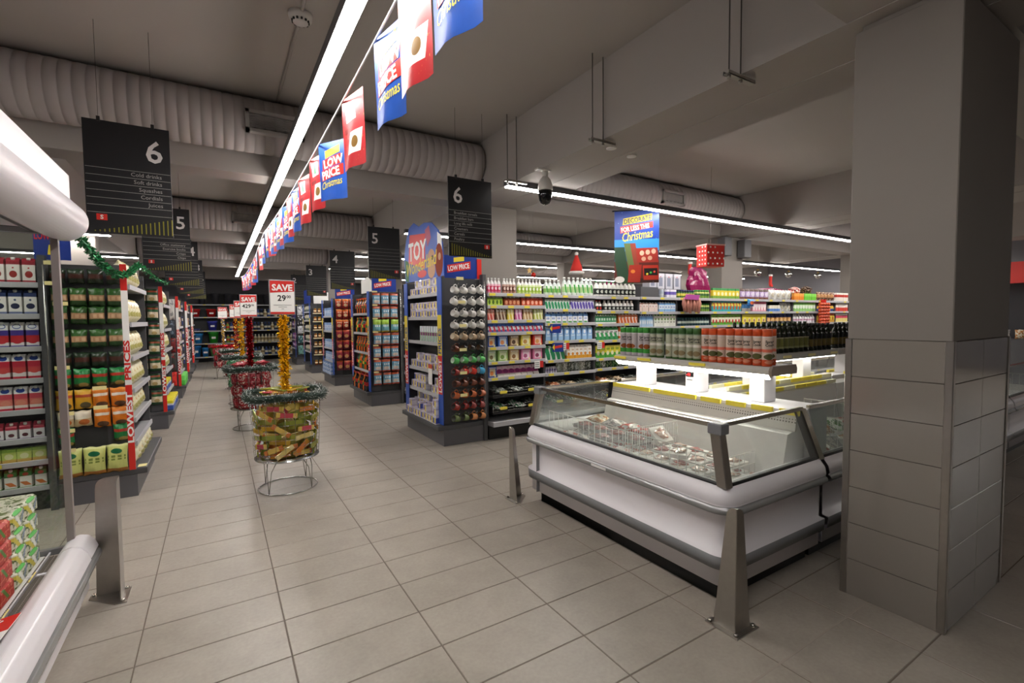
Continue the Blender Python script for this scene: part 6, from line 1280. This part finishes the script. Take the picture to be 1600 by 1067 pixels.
grb = [p_pouch(.15, .158, .06, pm('green_sweets', [(0, '1f6a3c')], mot=(5, '8ac09a', .55), bump=.5, rough=.15), 125)]
basket(-.47, 7.75, ('greensweets', 'green', grb, 'green wrapped sweet bag in the green basket', '184a2c'), 'wire basket of green wrapped sweets with frosted rim', 1.57, '2', 'SAVE sign on a gold tinsel pole over the green sweets', .1, 22, [TGOLD, TGOLD2], detail=False)
basket(-.5, 10.0, ('greensweets', 'green', redb, 'dark red sweet bag in the fourth basket', '7a1820'), 'wire basket of mixed sweets', 1.57, '', 'SAVE sign on a dark red pole over the mixed sweets', .1, 18, [TRED, TGOLD], detail=False)
basket(-.72, 12.4, ('redsweets', 'red', redb, 'red sweet bag in the basket nearest the back wall', '7a1820'), 'wire basket of red sweets nearest the back wall', 1.57, '', 'SAVE sign on a silver pole nearest the back wall', .1, 18, [TSIL, TGOLD], detail=False)

# ================================================================== GOODS ON THE FREEZER SHELVES
def spray(nm, capc, bands, emb):
    r, h = .0325, .245; body = MB().lathe([(r*.93, 0), (r, .006), (r, h*.80), (r*.96, h*.815)], 16).mesh('can_body', pm(nm, bands, emb, rough=.25, metal=.0))
    cap = MB().lathe([(r*.97, h*.81), (r*.97, h*.985), (r*.9, h), (0, h)], 16).mesh('can_cap', M('spray_cap_'+capc, capc, .4))
    tx = MB(); text_on(tx, 'Spray', .024, 0, .155, bold=.03, align='CENTER'); text_on(tx, 'Cook', .024, 0, .133, bold=.03, align='CENTER')
    tx.v = [((r+.0006)*math.sin(v[0]/r), -(r+.0006)*math.cos(v[0]/r), v[2]) for v in tx.v]
    return body, cap, tx.mesh('can_text', INK, fixn=False)
SPA = spray('spray_grey', '3f9a3c', [(0, 'b9b4bc'), (.14, '3f9a3c'), (.32, 'b0a8a8'), (.95, 'c9c4c8')], [('e', .5, .42, .44, .10, '8a4a24')])
SPB = spray('spray_green', '35602c', [(0, '4a6a3a'), (.08, 'a9aa94'), (.95, '8a9a84')], [('e', .5, .26, .42, .10, '8a7a5a'), ('d', .5, .55, .5, .05, 'd9d6cc', .3)])
SPC = spray('spray_orange', 'd2501e', [(0, 'c9502c'), (.22, 'c9b4a4'), (.95, 'cfc6c0')], [('e', .5, .32, .46, .10, '5a5a34'), ('d', .5, .52, .5, .05, 'd9705a', .3), ('e', .5, .14, .4, .06, 'd98a6a')])
def can(pr, x, y, z, label, group, rot):
    t = thing('spray_can', label, 'spray can', (x, y, z), rot, group); part('can_body', pr[0], t); part('cap', pr[1], t); part('lettering', pr[2], t)
y = .80; k = 0
RC = -PI/2+.55
for n, pr, lb_ in ((5, SPA, 'slim grey cooking spray can with bright green cap on the lit freezer shelf'), (7, SPB, 'cooking spray can with dark green cap on the lit freezer shelf'), (8, SPC, 'cooking spray can with orange cap on the lit freezer shelf')):
    for i in range(n):
        if pr is SPB and i == 2: y -= .03
        can(pr, 2.262+random.uniform(-.006, .006), y, 1.1785, lb_, lb_, RC+(random.uniform(-.5, .5) if i not in (2,) else 2.2)); y -= .0672
for n, pr, y0, lb_ in ((5, SPB, .25, 'cooking spray can with dark green cap in the back row of the freezer shelf'), (6, SPC, -.115, 'cooking spray can with orange cap in the back row of the freezer shelf')):
    for i in range(n): can(pr, 2.36, y0-i*.072, 1.1785, lb_, lb_, RC+random.uniform(-.5, .5))
wine = p_bottle(.036, .27, pm('oil_bottle', [(0, '14190c'), (.14, '8a8a5a'), (.20, '6a6a34'), (.46, 'a09a78'), (.5, '161c0e')], rough=.12), M('cap_olive', '1c2a14', .3), .36, .60); wine2 = p_bottle(.034, .25, pm('oil_bottle2', [(0, '10150a'), (.16, '6a5a2c'), (.42, '12170c')], rough=.12), CAPK, .36, .6)
for row_, yy_ in ((0, -.02), (1, .08)): fill([wine]*12+[wine2]*12, 2.76, 4.14, yy_, 1.1905, 17, 'oil_bottle', 'dark green oil bottle on the lit shelf along the freezer run', 'bottle', 'dark oil bottles')
fill([wine2], 4.25, 6.0, -.0, 1.1905, 20, 'oil_bottle', 'dark green oil bottle on the middle freezer run shelf', 'bottle', 'dark oil bottles in the middle')
# meat trays
def tray(nm, meat, w_=.15, d_=.134, dark=False):
    tr = MB(); o, i_ = 1.0, .82
    tr.hexa([(-w_/2*.85, -d_/2*.88, 0), (w_/2*.85, -d_/2*.88, 0), (w_/2*.85, d_/2*.88, 0), (-w_/2*.85, d_/2*.88, 0), (-w_/2, -d_/2, .03), (w_/2, -d_/2, .03), (w_/2, d_/2, .03), (-w_/2, d_/2, .03)])
    a = tr.mesh('tray', M('foam_white', 'e0dcd6', .6) if not dark else M('foam_black', '1c1c1e', .5), .006, 2)
    b = crumple('meat', w_*.70, d_*.70, .034, pm('meat_'+nm, [(0, meat[0])], mot=(3.5, meat[1], .52), rough=.12, coat=.6, bump=.5), hash(nm) % 50)
    return a, b
TR = [tray('chops', ('d9b9a8', 'b06a58')), tray('chicken', ('e0cfc0', 'c98a6a')), tray('mince', ('b04a44', 'd9a096'))]; TD = tray('steak', ('7a2c2c', 'a85a54'), d_=.18, dark=True)
def put_tray(pr, loc, rot, label, group):
    t = thing('meat_tray', label, 'meat tray', loc, rot, group); part('tray', pr[0], t); m_ = part('wrapped_meat', pr[1], t, (0, 0, .018))
rnd = random.Random(3)
for ly in range(2):
    for i in range(3):
        for j in range(4):
            put_tray(TR[(i+j+ly) % 3], (1.575+i*.165, -.502+j*.138, .511+ly*.06), Matrix.Rotation(rnd.uniform(-.02, .02), 3, 'Z').to_euler(), 'white foam tray of %s in the meat freezer' % ('lower wrapped meat' if ly == 0 else 'wrapped meat on the upper layer'), 'meat trays layer %s' % ('one', 'two')[ly])
put_tray(TR[0], (1.75, -.045, .682), (.7, 0, 0), 'tilted foam tray of meat leaning on the wire divider', None); put_tray(TR[1], (1.62, -.32, .632), (0, 0, .5), 'foam tray of chicken lying askew on the upper layer', None)
for i in range(4): put_tray(TR[i % 2], (1.575+i*.165 if i < 3 else 1.66, -.655, .511 if i < 3 else .571), (0, 0, 0), 'foam tray of meat behind the near glass', 'trays behind the near glass')
frb = [p_pouch(.16, .2, .07, pm('ice_bag%d' % k, [(0, c)], mot=(4, d, .5), bump=.6, rough=.15), 140+k) for k, (c, d) in enumerate((('d9d4cf', 'b0453c'), ('c9c4be', '8a8a8a'), ('d4c9b0', 'a8703c'), ('4a7a3a', 'd9dcd0')))]
def lay_bag(me, lb_, group, x_, y_, z_, tilt=-1.5, yaw=0, sc=.94):
    o = solo('frozen_bag', me, lb_, 'bag', (x_, y_, z_), (tilt, 0, yaw), group); o.scale = (sc, sc, sc)
slots = [(1.572+(i % 3)*.162, .05+(i//3)*.19) for i in range(12)]
for i in range(16):
    x_, y_ = slots[i % 12]; up = i >= 12
    if up: x_, y_ = slots[(2, 5, 8, 11)[i-12]]
    lay_bag(frb[(0, 0, 1, 2)[i % 4]], 'frosty bag of frozen meat in the far half of the meat freezer', 'frosty meat bags', x_, y_, .5535+(.088 if up else 0), -1.53)
for i in range(5):
    x_, y_ = slots[(1, 4, 3, 7, 10)[i]]; put_tray(TD, (x_, y_+.095, .5995), (0, 0, rnd.uniform(-.05, .05)), 'black tray of dark red steak in the far half of the meat freezer', 'black steak trays')
XR = ((2.69, 2.965, 3.17, 3.375, 3.62, 3.83, 4.04), (4.32, 4.55, 4.87, 5.07, 5.27, 5.55, 5.8))
for k in range(2):
    for i in range(14):
        for s in (-1, 1):
            y_ = (-.72, -.40)[i//7] if s < 0 else (.27, .58)[i//7]
            lay_bag(frb[(i+k) % 4], 'frosty bag of frozen vegetables, freezer side facing the %s' % ('column' if s < 0 else 'milk shelves'), 'frozen bags in the run side %s' % ('a' if s < 0 else 'b'), XR[k][i % 7], y_, .552, -1.25+rnd.uniform(-.15, .1), rnd.uniform(-.08, .08))
# vegetable packs in the left chiller
vegm = pm('veg_print', [(0, 'cfd0bc')], [('e', .5, .9, .3, .1, '4fae4a'), ('d', .25, .45, .10, .35, 'c9bc4a', .6), ('d', .75, .5, .08, .3, '7a8aa0', -.5), ('d', .5, .4, .08, .4, 'e9e9e0', .4)], mot=(6, '5a6a34', .53)); redm = pm('pepper_print', [(0, 'a8281e')], [('d', .4, .6, .07, .3, '4a7a34', .5)], mot=(7, 'c9705a', .55))
vp = p_box(.165, .165, .085, vegm, .012); vr = p_box(.165, .165, .085, redm, .012)
for i, (yv, n, me, lb_) in enumerate(((.87, 4, vp, 'white and green printed vegetable pack stacked by the chiller glass'), (.69, 4, vp, 'white and green printed vegetable pack in the second stack'), (.51, 4, vr, 'red pepper pack stacked in the chiller'), (.33, 4, vr, 'red pepper pack in the stack nearest the SAVE card'))):
    for c in range(2):
        for k in range(n-c*0): solo('vegetable_pack', me, lb_, 'pack', (-1.717-c*.2, yv+rnd.uniform(-.004, .004), .3255+k*.0858), PI/2+rnd.uniform(-.03, .03), lb_)
t = thing('price_card', 'SAVE card with red head lying on the chiller front', 'card', (-1.612, .10, .380), (0, -.15, -.05)); part('card', B((-.085, -.135, 0, .085, .135, .003), mat=PAPER), t); part('red_head', B((-.085, .02, .003, .085, .135, .0036), mat=REDP), t); part('red_foot', B((-.085, -.135, .003, .085, -.12, .0036), mat=REDP), t)
mb = MB(); text_on(mb, 'SAVE', .062, -.062, .03, bold=.035, rot=.62, sx=.95); mb.v = [(v[0], v[2], .0045) for v in mb.v]; part('lettering', mb.mesh('l', WPRINT), t)
mb = MB()
for k in range(3): mb.box(-.05, -.05-k*.02, .003, .04, -.044-k*.02, .0036)
part('small_print', mb.mesh('l', M('ink_grey', '5a5558', .6)), t)

# ================================================================== BACK WALL
BZ = [.2, .69, 1.15, 1.65, 2.11]
lbs = ['with coloured buckets', 'with red and orange cleaning bottles', 'with cream bottles', 'with dark bottles']
for k in range(4): bay('back_shelving', 'grey back wall shelving '+lbs[k], 'shelving', -1.75+k*1.02, -1.75+(k+1)*1.02, 18.3, BZ, depth=.36, top=2.15, base=False, tagn=2)
def bucket(c, w_=.16, h=.3):
    m = M('bucket_'+c, c, .35); return MB().lathe([(w_*.72, 0), (w_*.98, h*.86), (w_*1.04, h*.87), (w_*1.04, h), (w_*.98, h), (w_*.7, .02), (0, .02)], 18).mesh('bucket', m)
def bkt(c, x, z, lab, w_=.17, h=.36):
    t = thing('bucket', lab, 'bucket', (x, 18.48, z+.0005)); part('body', bucket(c, w_, h), t); part('label', B((-.06, -w_*.98, h*.4, .07, -w_*.86, h*.58), mat=WPRINT), t)
    part('handle', MB().tube([(w_*math.cos(a), -.03-w_*.95*math.sin(a)*.9, h*.8-.03*math.sin(a)) for a in [PI*i/10 for i in range(11)]], .004, 5).mesh('h', WIRE), t)
for x, z, c, lb_, w_, h in ((-1.54, .2, '1f7ac0', 'blue bucket on the bottom back shelf', .165, .42), (-1.25, .2, '2a86cc', 'second smaller blue bucket on the bottom back shelf', .11, .34), (-.95, .2, '2aa02c', 'green bucket on the bottom back shelf', .165, .42), (-1.47, .69, '2a86cc', 'blue bucket on the middle back shelf', .165, .38), (-.98, .69, '2fa830', 'green bucket on the middle back shelf', .165, .43), (-1.0, 1.15, '3a3fa8', 'violet blue bucket on the upper back shelf', .16, .36), (-1.55, 1.15, '3a3fa8', 'low violet basin on the upper back shelf', .17, .08), (-1.52, 1.65, 'c01f22', 'red bucket on the red shelf beside the gondola ends', .16, .3), (-1.02, 1.65, 'c4201f', 'red bucket on the red shelf beside the bottles', .16, .3)): bkt(c, x, z, lb_, w_, h)
for i in range(6): solo('bin', MB().lathe([(.1, 0), (.13, .36), (.14, .37), (.14, .42), (0, .42)], 12).mesh('bin', M('bin_dark', '34343a', .5)), 'dark bin on top of the back wall shelving', 'bin', (-1.3+i*.42, 18.5, 2.1105), 0, 'dark bins')
cols = [('c0301f', 'e0a08a'), ('d97a1c', '4a9ad0'), ('2c4a8a', 'd9d0b8'), ('8aa83c', 'd0401f'), ('d9cfb0', 'a08a5a'), ('20304a', 'd0c8b0')]
cb_ = [p_bottle(.055, .3, pm('clean%d' % k, [(0, a), (.3, b), (.55, a)]), (CAPR, CAPW, CAPB)[k % 3], .4, .6) for k, (a, b) in enumerate(cols)]
for k in range(1, 4):
    for z, sel in zip(BZ[:4], ((2, 5, 4), (4, 4, 4) if k > 1 else (2, 3, 1), (5, 5, 4) if k > 1 else (1, 3, 2), (0, 0, 0) if k == 1 else (4, 2, 5))): fill([cb_[s] for s in sel], -1.72+k*1.02, -.76+k*1.02, 18.42, z+.0005, 8, 'cleaning_bottle', 'cleaning bottle on the back wall shelving '+lbs[k], 'bottle', 'cleaning bottles '+lbs[k])

# ================================================================== BEYOND THE COLUMN
pA = onx(1590, 440, 13.5)
fz = thing('red_kiosk', 'red fronted stand beyond the freezers with packets on it', 'stand', (13.6, pA.y-.9, 0))
part('fascia', B((0, -1.5, 2.15, .2, 1.9, 2.6), mat=REDP), fz); part('counter', B((.0, -1.5, 0, .6, 1.9, .95), mat=DARKGREY), fz); part('back_board', B((.6, -1.5, 0, .65, 1.9, 2.6), mat=M('kiosk_dark', '2a2a2e', .6)), fz)
for k in range(3): part('post', B((.02, -1.45+k*1.62, .95, .1, -1.37+k*1.62, 2.15), mat=REDP), fz)
for i in range(14): solo('produce_bag', frb[(i*3) % 4], 'small bag on the counter of the red stand', 'bag', (13.85, pA.y-2.3+i*.23, .9505), -PI/2, 'bags on the red stand')
